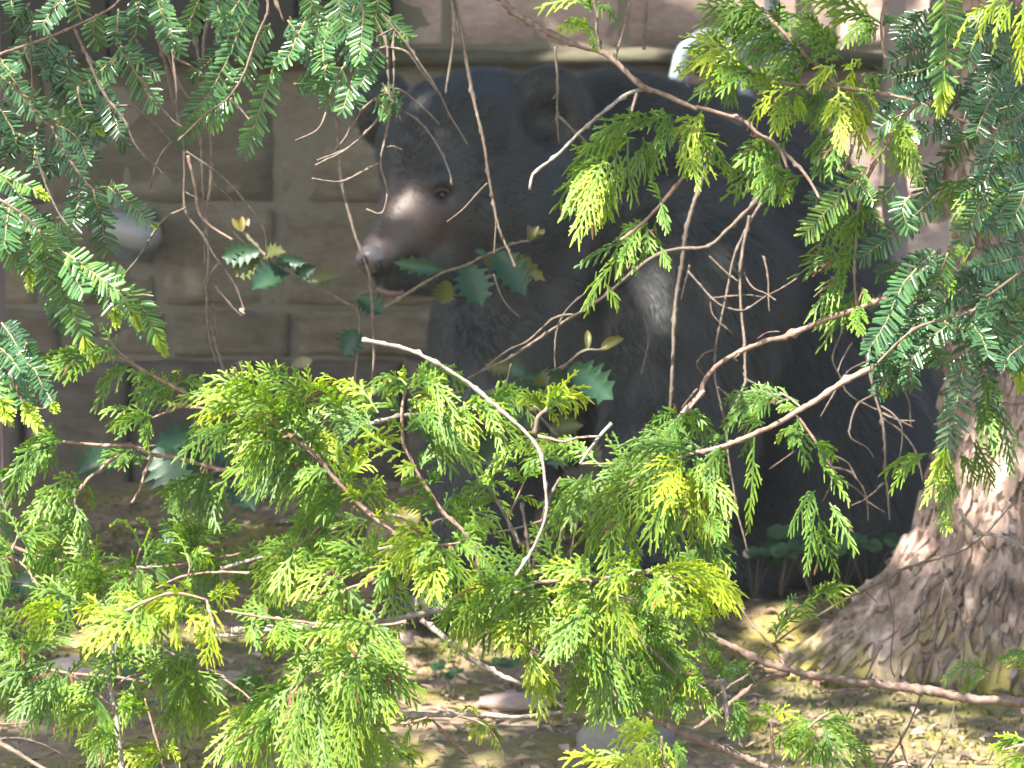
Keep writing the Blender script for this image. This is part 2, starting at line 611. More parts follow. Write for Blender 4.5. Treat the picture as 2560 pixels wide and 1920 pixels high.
pr = root('wall_pipe', 'pale grey gooseneck pipe with a dark meter on the pink stone wall', 'pipe', P(1690, 330, 7.2))
vs, fs = tube([P(1700, 470, 7.25), P(1697, 330, 7.25), P(1695, 200, 7.25), P(1712, 125, 7.25), P(1775, 88, 7.25), P(1835, 112, 7.25), P(1862, 180, 7.25), P(1868, 330, 7.25)], 0.017, 0.017, 14, 0.02, 0)
mesh('pipe', vs, fs, M['pipe'], pr)
vs, fs = lathe(P(1920, 160, 7.3), (0, -1, 0), [(0.001, 0.0), (0.062, 0.0), (0.066, 0.02), (0.062, 0.08), (0.045, 0.1), (0.001, 0.102)], 28)
mesh('meter', vs, fs, M['meter'], pr)
vs, fs = tube([P(1868, 150, 7.24), P(1900, 150, 7.26)], 0.014, 0.014, 12, 0.02, 0)
mesh('coupling', vs, fs, M['pipe'], pr)
vs, fs = tube([P(1925, 60, 7.25), P(1930, 0, 7.25), P(1935, -200, 7.25)], 0.016, 0.016, 12, 0.03, 0)
mesh('riser', vs, fs, M['meter'], pr)
vs, fs = tube([P(2235, -120, 7.2), P(2238, 330, 7.2), P(2240, 1150, 7.2)], 0.024, 0.024, 14, 0.05, 0)
o = mesh('downpipe', vs, fs, M['wood'], None, origin=P(2240, 1150, 7.2))
tag(o, 'brown downpipe running down the wall beside the tree', 'pipe')

wl = root('wall_lamp', 'pale rounded wall fitting half hidden by dark needles', 'lamp', P(335, 590, 7.35))
ax = Vector((0.93, -0.3, -0.2))
vs, fs = lathe(P(300, 572, 7.34), ax, [(0.001, -0.05), (0.034, -0.05), (0.038, 0.0), (0.039, 0.05), (0.036, 0.07), (0.026, 0.086), (0.012, 0.094), (0.001, 0.096)])
mesh('dome', vs, fs, M['white'], wl)
vs, fs = lathe(P(335, 590, 7.41), (0, -1, 0), [(0.001, 0), (0.056, 0), (0.056, 0.02), (0.001, 0.021)])
mesh('mount', vs, fs, M['meter'], wl)


def box(x0, x1, y0, y1, z0, z1, bev=0.006):
    import bmesh
    bm = bmesh.new()
    bmesh.ops.create_cube(bm, size=1)
    for v in bm.verts:
        v.co = Vector((x0 + (v.co.x + .5) * (x1 - x0), y0 + (v.co.y + .5) * (y1 - y0), z0 + (v.co.z + .5) * (z1 - z0)))
    bmesh.ops.bevel(bm, geom=bm.edges[:], offset=bev, segments=2, affect='EDGES')
    bm.verts.index_update()
    vs = [v.co.copy() for v in bm.verts]
    fs = [tuple(v.index for v in f.verts) for f in bm.faces]
    bm.free()
    return vs, fs


sh = root('window_shutter', 'dark brown boarded shutter on the wall above left of the bear', 'shutter', P(600, 150, 7.38))
for i in range(6):
    ua = -420 + i * 233
    vs, fs = box(wx(ua, 7.38) + 0.003, wx(ua + 230, 7.38), WY - 0.075, WY - 0.045, wz(146, 7.38), wz(-420, 7.38), 0.004)
    mesh('board', vs, fs, M['darkwood'], sh, smooth=False)
vs, fs = box(wx(-430, 7.38), wx(985, 7.38), WY - 0.045, WY - 0.02, wz(150, 7.38), wz(-425, 7.38), 0.004)
mesh('frame', vs, fs, M['darkwood'], sh, smooth=False)
g0 = G(0, 1610)
vs, fs = box(g0.x - 0.07, g0.x + 0.017, g0.y - 0.04, g0.y + 0.05, -0.05, 2.4)
o = mesh('wooden_post', vs, fs, M['wood'], None, smooth=False, origin=(g0.x, g0.y, 0))
tag(o, 'mauve brown square post standing in front of the shaded wall', 'post')

# ------------------------------------------------------------------ black bear
SD = 6.3


def B(u, v, dd=0.0):
    return P(u, v, SD + dd)


def build_bear():
    S = []

    def ell(c, r, k=0.05, tilt=None):
        S.append(('e', np.array(c), np.array(r), k, tilt))

    def cap(a, b, ra, rb, k=0.05):
        S.append(('c', np.array(a), np.array(b), ra, rb, k))
    # trunk of the sitting animal
    ell(B(1830, 820, .30), (0.30, 0.33, 0.40), .05)
    ell(B(2030, 1120, .34), (0.25, 0.30, 0.27), .12)
    ell(B(1640, 640, .18), (0.25, 0.25, 0.26), .10)
    cap(B(1390, 470, .10), B(1560, 640, .16), .17, .25, .10)
    cap(B(1560, 380, .16), B(1800, 560, .30), .145, .23, .10)
    ell(B(1360, 830, .10), (0.19, 0.2, 0.24), .12)
    # forelegs, the near one lit on its shoulder
    cap(B(1715, 720, -.06), B(1690, 1120, -.12), .185, .122, .05)
    cap(B(1690, 1120, -.12), B(1670, 1400, -.15), .122, .085, .04)
    ell(B(1650, 1440, -.22), (0.085, 0.13, 0.055), .04)
    cap(B(1260, 860, .06), B(1215, 1160, .0), .13, .10, .06)
    cap(B(1200, 1160, .0), B(1165, 1420, -.04), .10, .08, .05)
    ell(B(1090, 1490, -.12), (0.10, 0.12, 0.05), .04)
    # hind leg folded beside the body
    ell(B(2060, 1190, .16), (0.20, 0.2, 0.22), .06)
    cap(B(1960, 1330, .04), B(1800, 1430, -.06), .10, .07, .05)
    # head
    ell(B(1205, 385, .0), (0.175, 0.17, 0.155), .06)
    ell(B(1095, 390, -.06), (0.105, 0.11, 0.115), .05)
    ell(B(1250, 540, -.05), (0.14, 0.13, 0.125), .06)
    cap(B(1080, 480, -.10), B(965, 628, -.185), .084, .043, .03)
    cap(B(1120, 650, -.08), B(985, 700, -.165), .062, .030, .03)
    ell(B(935, 650, -.205), (0.033, 0.034, 0.026), .02)
    ell(B(1075, 452, -.165), (0.038, 0.03, 0.022), .02)
    # ears
    ell(B(1368, 294, -.08), (0.077, 0.030, 0.098), .012)
    ell(B(962, 275, .06), (0.056, 0.030, 0.074), .016)
    lo = np.array([-0.40, 5.7, -0.06])
    hi = np.array([1.05, 7.3, 1.12])
    h = 0.0105
    dims = ((hi - lo) / h).astype(int) + 1
    X, Y, Z = [lo[i] + h * np.arange(dims[i], dtype=np.float32) for i in range(3)]
    X, Y, Z = np.meshgrid(X, Y, Z, indexing='ij')
    D = np.full(X.shape, 1.0, np.float32)
    for s in S:
        if s[0] == 'e':
            _, c, r, k, _t = s
            qx, qy, qz = (X - c[0]) / r[0], (Y - c[1]) / r[1], (Z - c[2]) / r[2]
            k0 = np.sqrt(qx * qx + qy * qy + qz * qz)
            k1 = np.sqrt((qx / r[0]) ** 2 + (qy / r[1]) ** 2 + (qz / r[2]) ** 2) + 1e-6
            d = k0 * (k0 - 1) / k1
        else:
            _, a, b, ra, rb, k = s
            ab = b - a
            t = np.clip(((X - a[0]) * ab[0] + (Y - a[1]) * ab[1] + (Z - a[2]) * ab[2]) / (ab @ ab), 0, 1)
            d = np.sqrt((X - a[0] - t * ab[0]) ** 2 + (Y - a[1] - t * ab[1]) ** 2 + (Z - a[2] - t * ab[2]) ** 2) - (ra + (rb - ra) * t)
        d = d.astype(np.float32)
        hh = np.clip(0.5 + 0.5 * (D - d) / k, 0, 1)
        D = D * (1 - hh) + d * hh - k * hh * (1 - hh)
    # the hollow of the near ear, and the eye sockets
    for c, r in ((B(1368, 300, -.132), 0.050), (B(1106, 484, -.175), 0.013)):
        d = np.sqrt((X - c[0]) ** 2 + (Y - c[1]) ** 2 + (Z - c[2]) ** 2) - r
        k = 0.018
        hh = np.clip(0.5 - 0.5 * (D + d) / k, 0, 1)
        D = D * (1 - hh) - d * hh + k * hh * (1 - hh)
    D = np.maximum(D, -(Z - (-0.012)))
    import openvdb
    g = openvdb.FloatGrid(1.0)
    g.copyFromArray(np.ascontiguousarray(np.clip(D, -0.2, 0.2)))
    pts, quads = g.convertToQuads(0.0)
    pts = np.asarray(pts, dtype=np.float64) * h + lo
    quads = np.asarray(quads)
    return pts, quads


bear = root('black_bear', 'black bear sitting before the stone wall with its brown muzzle turned left', 'bear', G(1700, 1460))
bp, bq = build_bear()


def bear_mat(name, dark, tan):
    m, t, b = mat_new(name)
    at = node(t, "ShaderNodeAttribute", attribute_name="tan")
    c = mixc(t, at.outputs['Fac'], dark, tan)
    t.links.new(c, b.inputs['Base Color'])
    b.inputs['Roughness'].default_value = 0.55
    b.inputs['Specular IOR Level'].default_value = 0.5
    return m


MUZ_A, MUZ_B = np.array(B(1050, 500, -.13)), np.array(B(950, 645, -.20))


def tan_of(p):
    ab = MUZ_B - MUZ_A
    t = np.clip(((p - MUZ_A) @ ab) / (ab @ ab), -0.3, 1.1)
    d = np.linalg.norm(p - (MUZ_A + t[:, None] * ab), axis=1)
    v = np.clip(1.0 - (d - 0.055) / 0.045, 0, 1) * np.clip((t + 0.15) / 0.35, 0, 1)
    jaw = np.array(B(985, 705, -.17))
    v *= np.clip((np.linalg.norm(p - jaw, axis=1) - 0.055) / 0.03, 0.0, 1)
    return v


M['hide'] = bear_mat('bear_hide', (0.009, 0.009, 0.0095), (0.075, 0.05, 0.042))
body = mesh('body', bp, [tuple(int(i) for i in q) for q in bq][:], M['hide'], bear, attrs={'tan': tan_of(bp)})
# make sure the normals point outwards
me = body.data
import bmesh
bm = bmesh.new()
bm.from_mesh(me)
bmesh.ops.recalc_face_normals(bm, faces=bm.faces)
bm.to_mesh(me)
bm.free()


def grow_fur(n_hair, seed):
    rs = np.random.RandomState(seed)
    me.calc_loop_triangles()
    nv = len(me.vertices)
    co = np.empty(nv * 3, np.float32)
    me.vertices.foreach_get('co', co)
    co = co.reshape(-1, 3) + np.array(tuple(bear['o']), np.float32)
    vn = np.empty(nv * 3, np.float32)
    me.vertex_normals.foreach_get('vector', vn)
    vn = vn.reshape(-1, 3)
    tr = np.empty(len(me.loop_triangles) * 3, np.int32)
    me.loop_triangles.foreach_get('vertices', tr)
    tr = tr.reshape(-1, 3)
    a, b, c = co[tr[:, 0]], co[tr[:, 1]], co[tr[:, 2]]
    fn = np.cross(b - a, c - a)
    area = np.linalg.norm(fn, axis=1) / 2
    fnn = fn / (2 * area[:, None] + 1e-12)
    cen = (a + b + c) / 3
    view = (np.array(tuple(CAM)) - cen)
    view /= np.linalg.norm(view, axis=1)[:, None]
    facing = (fnn * view).sum(1)
    headc = np.array(B(1180, 450, -.05))
    near_head = np.linalg.norm(cen - headc, axis=1) < 0.36
    wgt = area * np.where(facing > -0.35, 1.0, 0.12) * np.where(near_head, 2.2, 1.0)
    wgt /= wgt.sum()
    idx = rs.choice(len(tr), n_hair, p=wgt)
    r1, r2 = np.sqrt(rs.rand(n_hair, 1)), rs.rand(n_hair, 1)
    p = a[idx] * (1 - r1) + b[idx] * r1 * (1 - r2) + c[idx] * r1 * r2
    nrm = vn[tr[idx, 0]] * (1 - r1) + vn[tr[idx, 1]] * r1 * (1 - r2) + vn[tr[idx, 2]] * r1 * r2
    nrm /= np.linalg.norm(nrm, axis=1)[:, None] + 1e-9
    nose = np.array(B(925, 650, -.22))
    dn = p - nose
    dist = np.linalg.norm(dn, axis=1)[:, None]
    comb_h = dn / (dist + 1e-9)
    comb_b = np.tile(np.array([[0.35, 0.25, -0.9]]), (n_hair, 1))
    mixw = np.clip((dist - 0.42) / 0.15, 0, 1)
    comb = comb_h * (1 - mixw) + comb_b * mixw
    comb -= nrm * (comb * nrm).sum(1)[:, None]
    comb /= np.linalg.norm(comb, axis=1)[:, None] + 1e-9
    # tufts: neighbouring hairs lean together
    ph = p * 42
    tuft = np.stack([np.sin(ph[:, 0] * 1.3 + 2 * np.sin(ph[:, 2])), np.sin(ph[:, 1] * 1.1 + 2 * np.sin(ph[:, 0])), np.sin(ph[:, 2] * 1.2 + 2 * np.sin(ph[:, 1]))], 1)
    d = comb * 0.85 + nrm * 0.42 + tuft * 0.16 + rs.normal(0, 0.13, (n_hair, 3))
    d /= np.linalg.norm(d, axis=1)[:, None]
    L = 0.042 * rs.uniform(0.6, 1.25, (n_hair, 1))
    L *= 0.2 + 0.25 * np.clip((dist - 0.1) / 0.2, 0, 1) + 0.55 * np.clip((dist - 0.42) / 0.22, 0, 1)
    ear = np.minimum(np.linalg.norm(p - np.array(B(1372, 298, -.075)), axis=1), np.linalg.norm(p - np.array(B(962, 275, .06)), axis=1))[:, None]
    L *= np.where(ear < 0.10, 0.6, 1.0)
    eye = np.linalg.norm(p - np.array(B(1106, 486, -.17)), axis=1)[:, None]
    L *= np.clip((eye - 0.012) / 0.03, 0.15, 1)
    foot = np.clip(p[:, 2:3] / 0.12, 0.25, 1)
    L *= foot
    K = 4
    pts = np.empty((n_hair, K, 3), np.float32)
    for k in range(K):
        s = k / (K - 1)
        pts[:, k] = p - nrm * 0.002 + d * L * s + np.array([0, 0, -1.0]) * L * 0.22 * s * s
    pts[:, :, 2] = np.maximum(pts[:, :, 2], 0.002)
    tan = tan_of(p)
    nose_d = np.linalg.norm(p - np.array(B(930, 650, -.215)), axis=1)
    keep = nose_d > 0.036
    return pts[keep], tan[keep], K


def fur_mat():
    m, t, b = mat_new('bear_fur')
    at = node(t, "ShaderNodeAttribute", attribute_name="tan")
    c = mixc(t, at.outputs['Fac'], (0.026, 0.0265, 0.028), (0.10, 0.066, 0.054))
    t.links.new(c, b.inputs['Base Color'])
    b.inputs['Roughness'].default_value = 0.5
    b.inputs['Specular IOR Level'].default_value = 0.7
    return m


M['fur'] = fur_mat()
fp, ft, K = grow_fur(130000, 3)
hc = bpy.data.hair_curves.new('fur')
hc.add_curves([K] * len(fp))
hc.attributes['position'].data.foreach_set('vector', (fp - np.array(tuple(bear['o']), np.float32)).astype(np.float32).ravel())
ra = hc.attributes.new('radius', 'FLOAT', 'POINT')
ra.data.foreach_set('value', np.tile(np.array([0.00055, 0.0005, 0.00038, 0.0001], np.float32), len(fp)))
ta = hc.attributes.new('tan', 'FLOAT', 'CURVE')
ta.data.foreach_set('value', ft.astype(np.float32))
hc.materials.append(M['fur'])
fo = bpy.data.objects.new('fur', hc)
fo['kind'] = 'stuff'
link(fo, bear)


def ball(c, r, seg=20, ring=12, squash=(1, 1, 1)):
    vs, fs = [], []
    for j in range(ring + 1):
        th = math.pi * j / ring
        for k in range(seg):
            an = 2 * math.pi * k / seg
            vs.append(Vector(c) + Vector((math.sin(th) * math.cos(an) * r * squash[0], math.sin(th) * math.sin(an) * r * squash[1], math.cos(th) * r * squash[2])))
    for j in range(ring):
        for k in range(seg):
            k2 = (k + 1) % seg
            fs.append((j * seg + k, (j + 1) * seg + k, (j + 1) * seg + k2, j * seg + k2))
    return vs, fs


M['eye'] = plain('dark_brown_eye', (0.03, 0.016, 0.012), 0.2, 0.2, 80, bstr=0)
M['lid'] = plain('eyelid_skin', (0.04, 0.028, 0.027), 0.5, 0.2, 80)
M['nose'] = plain('nose_leather', (0.11, 0.095, 0.095), 0.28, 0.3, 120, bstr=0.4)
M['nostril'] = plain('nostril_dark', (0.012, 0.01, 0.01), 0.6, 0.1)
M['lip'] = plain('pink_lip', (0.17, 0.085, 0.078), 0.45, 0.2, 90)
for (u, v, dd) in ((1106, 487, -.166), (972, 470, -.02)):
    vs, fs = ball(B(u, v, dd), 0.0085)
    e = mesh('eye', vs, fs, M['eye'], bear)
vs, fs = tube([B(1086, 484, -.178), B(1098, 474, -.183), B(1114, 474, -.181), B(1128, 487, -.172)], 0.0028, 0.0022, 8, 0.004, 0.05)
mesh('eyelid', vs, fs, M['lid'], bear)
nv_, nf_ = ball(B(928, 648, -.222), 0.030, 24, 14, (1.0, 0.95, 0.85))
nn = []
for v in nv_:
    c = B(928, 648, -.222)
    q = v - c
    wf = 1 - 0.35 * max(0, -q.z / 0.026)
    nn.append(c + Vector((q.x * wf, q.y * wf, q.z)))
mesh('nose', nn, nf_, M['nose'], bear)
for (u, v, dd) in ((912, 652, -.246), (946, 664, -.246)):
    vs, fs = ball(B(u, v, dd), 0.0085, 12, 8, (0.9, 0.8, 1.1))
    mesh('nostril', vs, fs, M['nostril'], bear)
vs, fs = tube([B(945, 722, -.19), B(975, 733, -.195), B(1010, 732, -.18)], 0.006, 0.004, 8, 0.006, 0.25)
mesh('lip', vs, fs, M['lip'], bear)
M['claw'] = plain('claw_horn', (0.09, 0.08, 0.07), 0.4, 0.2)
for (u, v, dd) in ((1042, 1500, -.22), (1072, 1508, -.235), (1102, 1510, -.24), (1135, 1505, -.235), (1605, 1462, -.34), (1637, 1466, -.35), (1669, 1466, -.35), (1699, 1460, -.34)):
    a = B(u, v, dd)
    vs, fs = tube([a, a + Vector((0, -0.02, 0.002)), a + Vector((0, -0.036, -0.012))], 0.006, 0.0015, 8, 0.006, 0)
    mesh('claw', vs, fs, M['claw'], bear)

# ------------------------------------------------------------------ tree with its trunk and unseen crown
TR = G(2640, 1640)
TR.z = 0
tree = root('tree', 'pinkish barked tree with a flared mossy root beside the bear', 'tree', TR)


def trunk_mesh():
    vs, fs = [], []
    seg = 330
    zs = list(np.arange(-0.06, 1.3, 0.006)) + list(np.arange(1.3, 5.6, 0.15))
    for j, z in enumerate(zs):
        lean = Vector((-0.06 * max(0, z) + 0.02 * math.sin(z * 2), 0.05 * max(0, z), 0))
        for k in range(seg):
            th = 2 * math.pi * k / seg
            dx, dy = math.cos(th), math.sin(th)
            fl = 0.0
            for (a0, amp, wd, hh) in ((math.pi * 1.03, 0.30, 0.42, 0.15), (math.pi * 1.5, 0.18, 0.5, 0.12), (0.3, 0.22, 0.5, 0.13), (math.pi * 0.55, 0.2, 0.5, 0.13), (math.pi * 1.27, 0.10, 0.25, 0.17)):
                da = math.atan2(math.sin(th - a0), math.cos(th - a0))
                fl += amp * math.exp(-(da / wd) ** 2) * math.exp(-max(0, z) ** 1.15 / hh ** 1.15 * 0.9)
            r = 0.165 * (1 - 0.05 * max(0, z)) + fl
            p = Vector((dx * r, dy * r, z))
            w_ = noise.noise(p * 5) * 0.35
            q = Vector((dx * r * 30, dy * r * 30, (z + 0.25 * fl) * 9 + w_ * 3))
            dd_, _ = noise.voronoi(q)
            edge = min(1.0, (dd_[1] - dd_[0]) / 0.38)
            r += 0.013 * (edge ** 0.6 - 0.6) + 0.008 * noise.noise(p * 22) + 0.004 * noise.noise(p * 60) + 0.02 * noise.noise(Vector((dx * 3, dy * 3, z * 2.5)))
            vs.append(TR + lean + Vector((dx * r, dy * r, z)))
    n = len(zs)
    for j in range(n - 1):
        for k in range(seg):
            k2 = (k + 1) % seg
            fs.append((j * seg + k, j * seg + k2, (j + 1) * seg + k2, (j + 1) * seg + k))
    fs.append(tuple((n - 1) * seg + k for k in range(seg)))
    return vs, fs


vs, fs = trunk_mesh()
mesh('trunk', vs, fs, M['trunk'], tree)
tv_n = 330


def bark_plates(seed, count, size):
    r = random.Random(seed)
    src = vs
    out, of = [], []
    rows_ = len(src) // tv_n
    cen = TR
    for _ in range(count):
        j = int(r.random() ** 1.25 * min(rows_ - 4, 200)) + 2
        k = int(tv_n * r.uniform(.30, .92)) % tv_n
        p = src[j * tv_n + k]
        up = (src[(j + 3) * tv_n + k] - src[(j - 2) * tv_n + k]).normalized()
        sd = (src[j * tv_n + (k + 3) % tv_n] - src[j * tv_n + (k - 3) % tv_n]).normalized()
        nr = sd.cross(up).normalized()
        if nr.dot(p - cen - Vector((0, 0, p.z))) < 0:
            nr = -nr
        a = r.uniform(.010, .034) * size
        b = r.uniform(.004, .010) * size
        tl = r.uniform(-.25, .3)
        m = 7
        base = len(out)
        th = r.uniform(.003, .010)
        rot = r.uniform(-.3, .3)
        for lay, hh, sc in ((0, -0.004, 1.1), (1, th, .9)):
            for q in range(m):
                an = 2 * math.pi * q / m
                rad = 1 + .35 * math.sin(q * 2.3 + base)
                x, y = math.cos(an) * b * rad * sc, math.sin(an) * a * rad * sc
                x, y = x * math.cos(rot) - y * math.sin(rot), x * math.sin(rot) + y * math.cos(rot)
                out.append(p + sd * x + up * y + nr * (hh + (tl * y if lay else 0)))
        for q in range(m):
            q2 = (q + 1) % m
            of.append((base + q, base + q2, base + m + q2, base + m + q))
        of.append(tuple(base + m + q for q in range(m)))
    return out, of


M['plate'] = bark_mat('dark_bark_plate', (0.09, 0.062, 0.05), (0.21, 0.15, 0.12), (0.36, 0.27, 0.225), 60)
pv, pf = bark_plates(21, 2400, 1.0)
mesh('bark_plates', pv, pf, M['trunk'], tree, smooth=False, kind='stuff')
pv, pf = bark_plates(22, 1100, .8)
mesh('bark_plates', pv, pf, M['plate'], tree, smooth=False, kind='stuff')
top_ = TR + Vector((-0.25, 0.2, 0))
for (z, ax_, ay_, ln, rz) in ((3.2, -1, -0.5, 3.0, .5), (3.6, 0.7, -0.7, 2.4, .6), (4.1, -0.6, 0.5, 2.6, .5), (4.5, -0.5, -1, 2.6, .4), (5.0, 0.9, 0.4, 2.2, .5), (3.4, -1, 0.1, 3.2, .4)):
    a = TR + Vector((-0.06 * z, 0.05 * z, z))
    b = a + Vector((ax_, ay_, 0)).normalized() * ln + Vector((0, 0, rz))
    vs, fs = tube([a, a.lerp(b, .5) + Vector((0, 0, .15)), b], 0.06, 0.015, 8, 0.15)
    mesh('limb', vs, fs, M['trunk'], tree)


def shade_crown():
    """leaf sprays of the overhanging crown; unseen, its leaves culled to aim sun and shade"""
    r = random.Random(11)
    vs, fs, fr = [], [], []
    lit = []
    tries = 0
    n = 0
    NOSE = B(922, 630, -.24)
    FLECK = [P(1140, 1200, 6.75), P(1060, 1290, 6.75), P(2020, 1540, 6.0), P(1950, 1530, 6.05)]  # spots given sun by clearing leaves along their rays
    SOFT = [B(1040, 300, -.15), B(1600, 760, -.25), B(1850, 850, -.22), B(1110, 850, -.1)]
    while n < 31000 and tries < 320000:
        tries += 1
        p = Vector((r.uniform(-4.0, 1.6), r.uniform(0.4, 7.4), r.uniform(3.0, 5.4)))
        cl = noise.noise(p * 1.3) + 0.5 * noise.noise(p * 3.1)

        def at_y(y):
            return p - SUN * ((p.y - y) / SUN.y)
        t4, t6, tt, tw = at_y(4.0), at_y(6.3), at_y(5.45), at_y(7.4)
        g = p - SUN * (p.z / SUN.z)
        ta, tb = at_y(3.6), at_y(4.4)
        if ta.z > 0.25 and tb.z < 1.2 and -1.3 < t4.x < 1.3:       # leaves left out so the low branches get sun
            keep = 0.0 if cl < 0.42 else 0.10
            if t4.z > 0.95:
                keep = 0.05 if cl < 0.15 else 0.35
            if -0.1 < tt.z < 0.55 and 0.45 < tt.x < 1.1:
                keep = max(keep, 0.5)
        elif abs(tt.x - 0.78) < 0.4 and -0.1 < tt.z < 1.1:        # the trunk, flecked
            keep = 0.9 if noise.noise(Vector((tt.x * 5, tt.z * 5, 2))) < 0.0 else 0.1
        elif g.y < 6.0:                                           # sun flecks on the ground
            keep = 0.9 if noise.noise(Vector((g.x * 2.6, g.y * 2.6, 5))) < 0.0 else 0.05
        elif -0.2 < t6.z < 1.4 and -0.5 < t6.x < 1.2:
            keep = 1.0
            if (p - SUN * ((p - NOSE).dot(SUN)) - NOSE).length < 0.036:
                continue
        else:
            keep = 1.0
            if tw.x > 0.05 and tw.z > 0.62:
                keep = 0.03 if cl < 0.3 else 0.22
        for q in FLECK:
            if (p - SUN * ((p - q).dot(SUN)) - q).length < 0.10:
                keep = min(keep, 0.06)
        for q in SOFT:
            if (p - SUN * ((p - q).dot(SUN)) - q).length < (0.1 if q.z < 0.6 else 0.04):
                keep = min(keep, 0.4)
        if r.random() > keep:
            continue
        n += 1
        s = r.uniform(0.05, 0.10)
        a = Vector((r.uniform(-1, 1), r.uniform(-1, 1), r.uniform(-.4, .4))).normalized()
        b = a.cross(Vector((r.uniform(-.5, .5), r.uniform(-.5, .5), 1))).normalized()
        f = r.random()
        i = len(vs)
        vs += [p - a * s, p + b * s * .45, p + a * s, p - b * s * .45]
        fs.append((i, i + 1, i + 2, i + 3))
        fr += [f] * 4
    return vs, fs, fr


vs, fs, fr = shade_crown()
mesh('shade_crown', vs, fs, M['shade_crown'], tree, smooth=False, attrs={'leaf_tone': fr}, kind='stuff')

# ------------------------------------------------------------------ rocks
def rock(name, label, cat, u, v, sx, sy, sz, mat, seed, sink=0.3):
    c = G(u, v)
    vs, fs = ball((0, 0, 0), 1.0, 40, 24)
    off = Vector((seed * 3.1, seed * 1.7, 0))
    out = []
    for q in vs:
        k = 1 + 0.22 * noise.noise(q * 1.6 + off) + 0.10 * noise.noise(q * 4 + off) + 0.03 * noise.noise(q * 12 + off)
        out.append(Vector((c.x + q.x * sx * k, c.y + q.y * sy * k, c.z + q.z * sz * k + sz * (1 - 2 * sink) * 0.5)))
    o = mesh(name, out, fs, mat, None, origin=(c.x, c.y, 0))
    return tag(o, label, cat)


rock('mossy_rock', 'yellow mossy rock beside the dark foreleg of the bear, taller of the two', 'rock', 1135, 1375, 0.055, 0.05, 0.145, M['mossrock'], 1)
rock('mossy_rock', 'low broad yellow mossy rock at the foot of the wall left of the bear', 'rock', 1030, 1390, 0.09, 0.06, 0.075, M['mossrock'], 2)
rock('rock', 'rounded bare grey rock bedded in brown litter at the picture bottom', 'rock', 1560, 1885, 0.075, 0.06, 0.055, M['rock'], 3)
rock('rock', 'small pale pinkish rock on the mossy ground below the grey branch', 'rock', 1010, 1600, 0.018, 0.016, 0.012, M['pink_stone'], 4)
rock('rock', 'flat pale rock lying in the sunlit litter at the lower left', 'rock', 200, 1690, 0.06, 0.05, 0.025, M['pink_stone'], 5)
rock('rock', 'flat pale stone in litter under the bright yellow cedar', 'rock', 560, 1720, 0.05, 0.05, 0.022, M['pink_stone'], 6)
rock('rock', 'flat pink rock slab near the white fallen twig', 'rock', 1290, 1760, 0.06, 0.035, 0.014, M['pink_stone'], 7)

# ------------------------------------------------------------------ litter and small plants
def scatter_litter():
    r = random.Random(5)
    vs, fs, fr = [], [], []
    for _ in range(5200):
        x = r.uniform(-1.25, 1.25)
        y = 4.85 + 2.45 * r.random()
        z = gh(x, y) + r.uniform(0.004, 0.014)
        s = r.uniform(0.006, 0.018)
        an = r.uniform(0, 6.28)
        a = Vector((math.cos(an), math.sin(an), r.uniform(-.35, .35)))
        b = Vector((-math.sin(an), math.cos(an), r.uniform(-.35, .35))) * r.uniform(.3, .55)
        c = Vector((x, y, z))
        i = len(vs)
        up = Vector((0, 0, s * .25))
        vs += [c - a * s, c + b * s + up, c + a * s, c - b * s + up, c]
        fs += [(i, i + 4, i + 1), (i + 1, i + 4, i + 2), (i + 2, i + 4, i + 3), (i + 3, i + 4, i)]
        f = r.random()
        fr += [f] * 5
    return vs, fs, fr


vs, fs, fr = scatter_litter()
mesh('leaf_litter', vs, fs, M['litter'], smooth=False, attrs={'leaf_tone': fr}, kind='stuff')


def scatter_moss():
    r = random.Random(8)
    vs, fs, fr = [], [], []
    n = 0
    while n < 9000:
        x = r.uniform(-1.2, 1.2)
        y = 4.9 + 2.2 * r.random()
        if noise.noise(Vector((x * 2.6, y * 2.6, 4))) < 0.05:
            if not (x > 0.35 and 5.2 < y < 6.1 and r.random() < .5):
                continue
        n += 1
        z = gh(x, y)
        hgt = r.uniform(0.004, 0.014)
        an = r.uniform(0, 6.28)
        wv = Vector((math.cos(an), math.sin(an), 0)) * r.uniform(.002, .005)
        ln = Vector((r.uniform(-.6, .6), r.uniform(-.6, .6), 1)) * hgt
        c = Vector((x, y, z - 0.002))
        i = len(vs)
        vs += [c - wv, c + wv, c + ln * .6 + wv * .8, c + ln]
        fs += [(i, i + 1, i + 2), (i, i + 2, i + 3)]
        f = r.random() ** 2 * 0.8
        fr += [f] * 4
    return vs, fs, fr


vs, fs, fr = scatter_moss()
mesh('ground_moss', vs, fs, M['mosstuft'], smooth=False, attrs={'leaf_tone': fr}, kind='stuff')


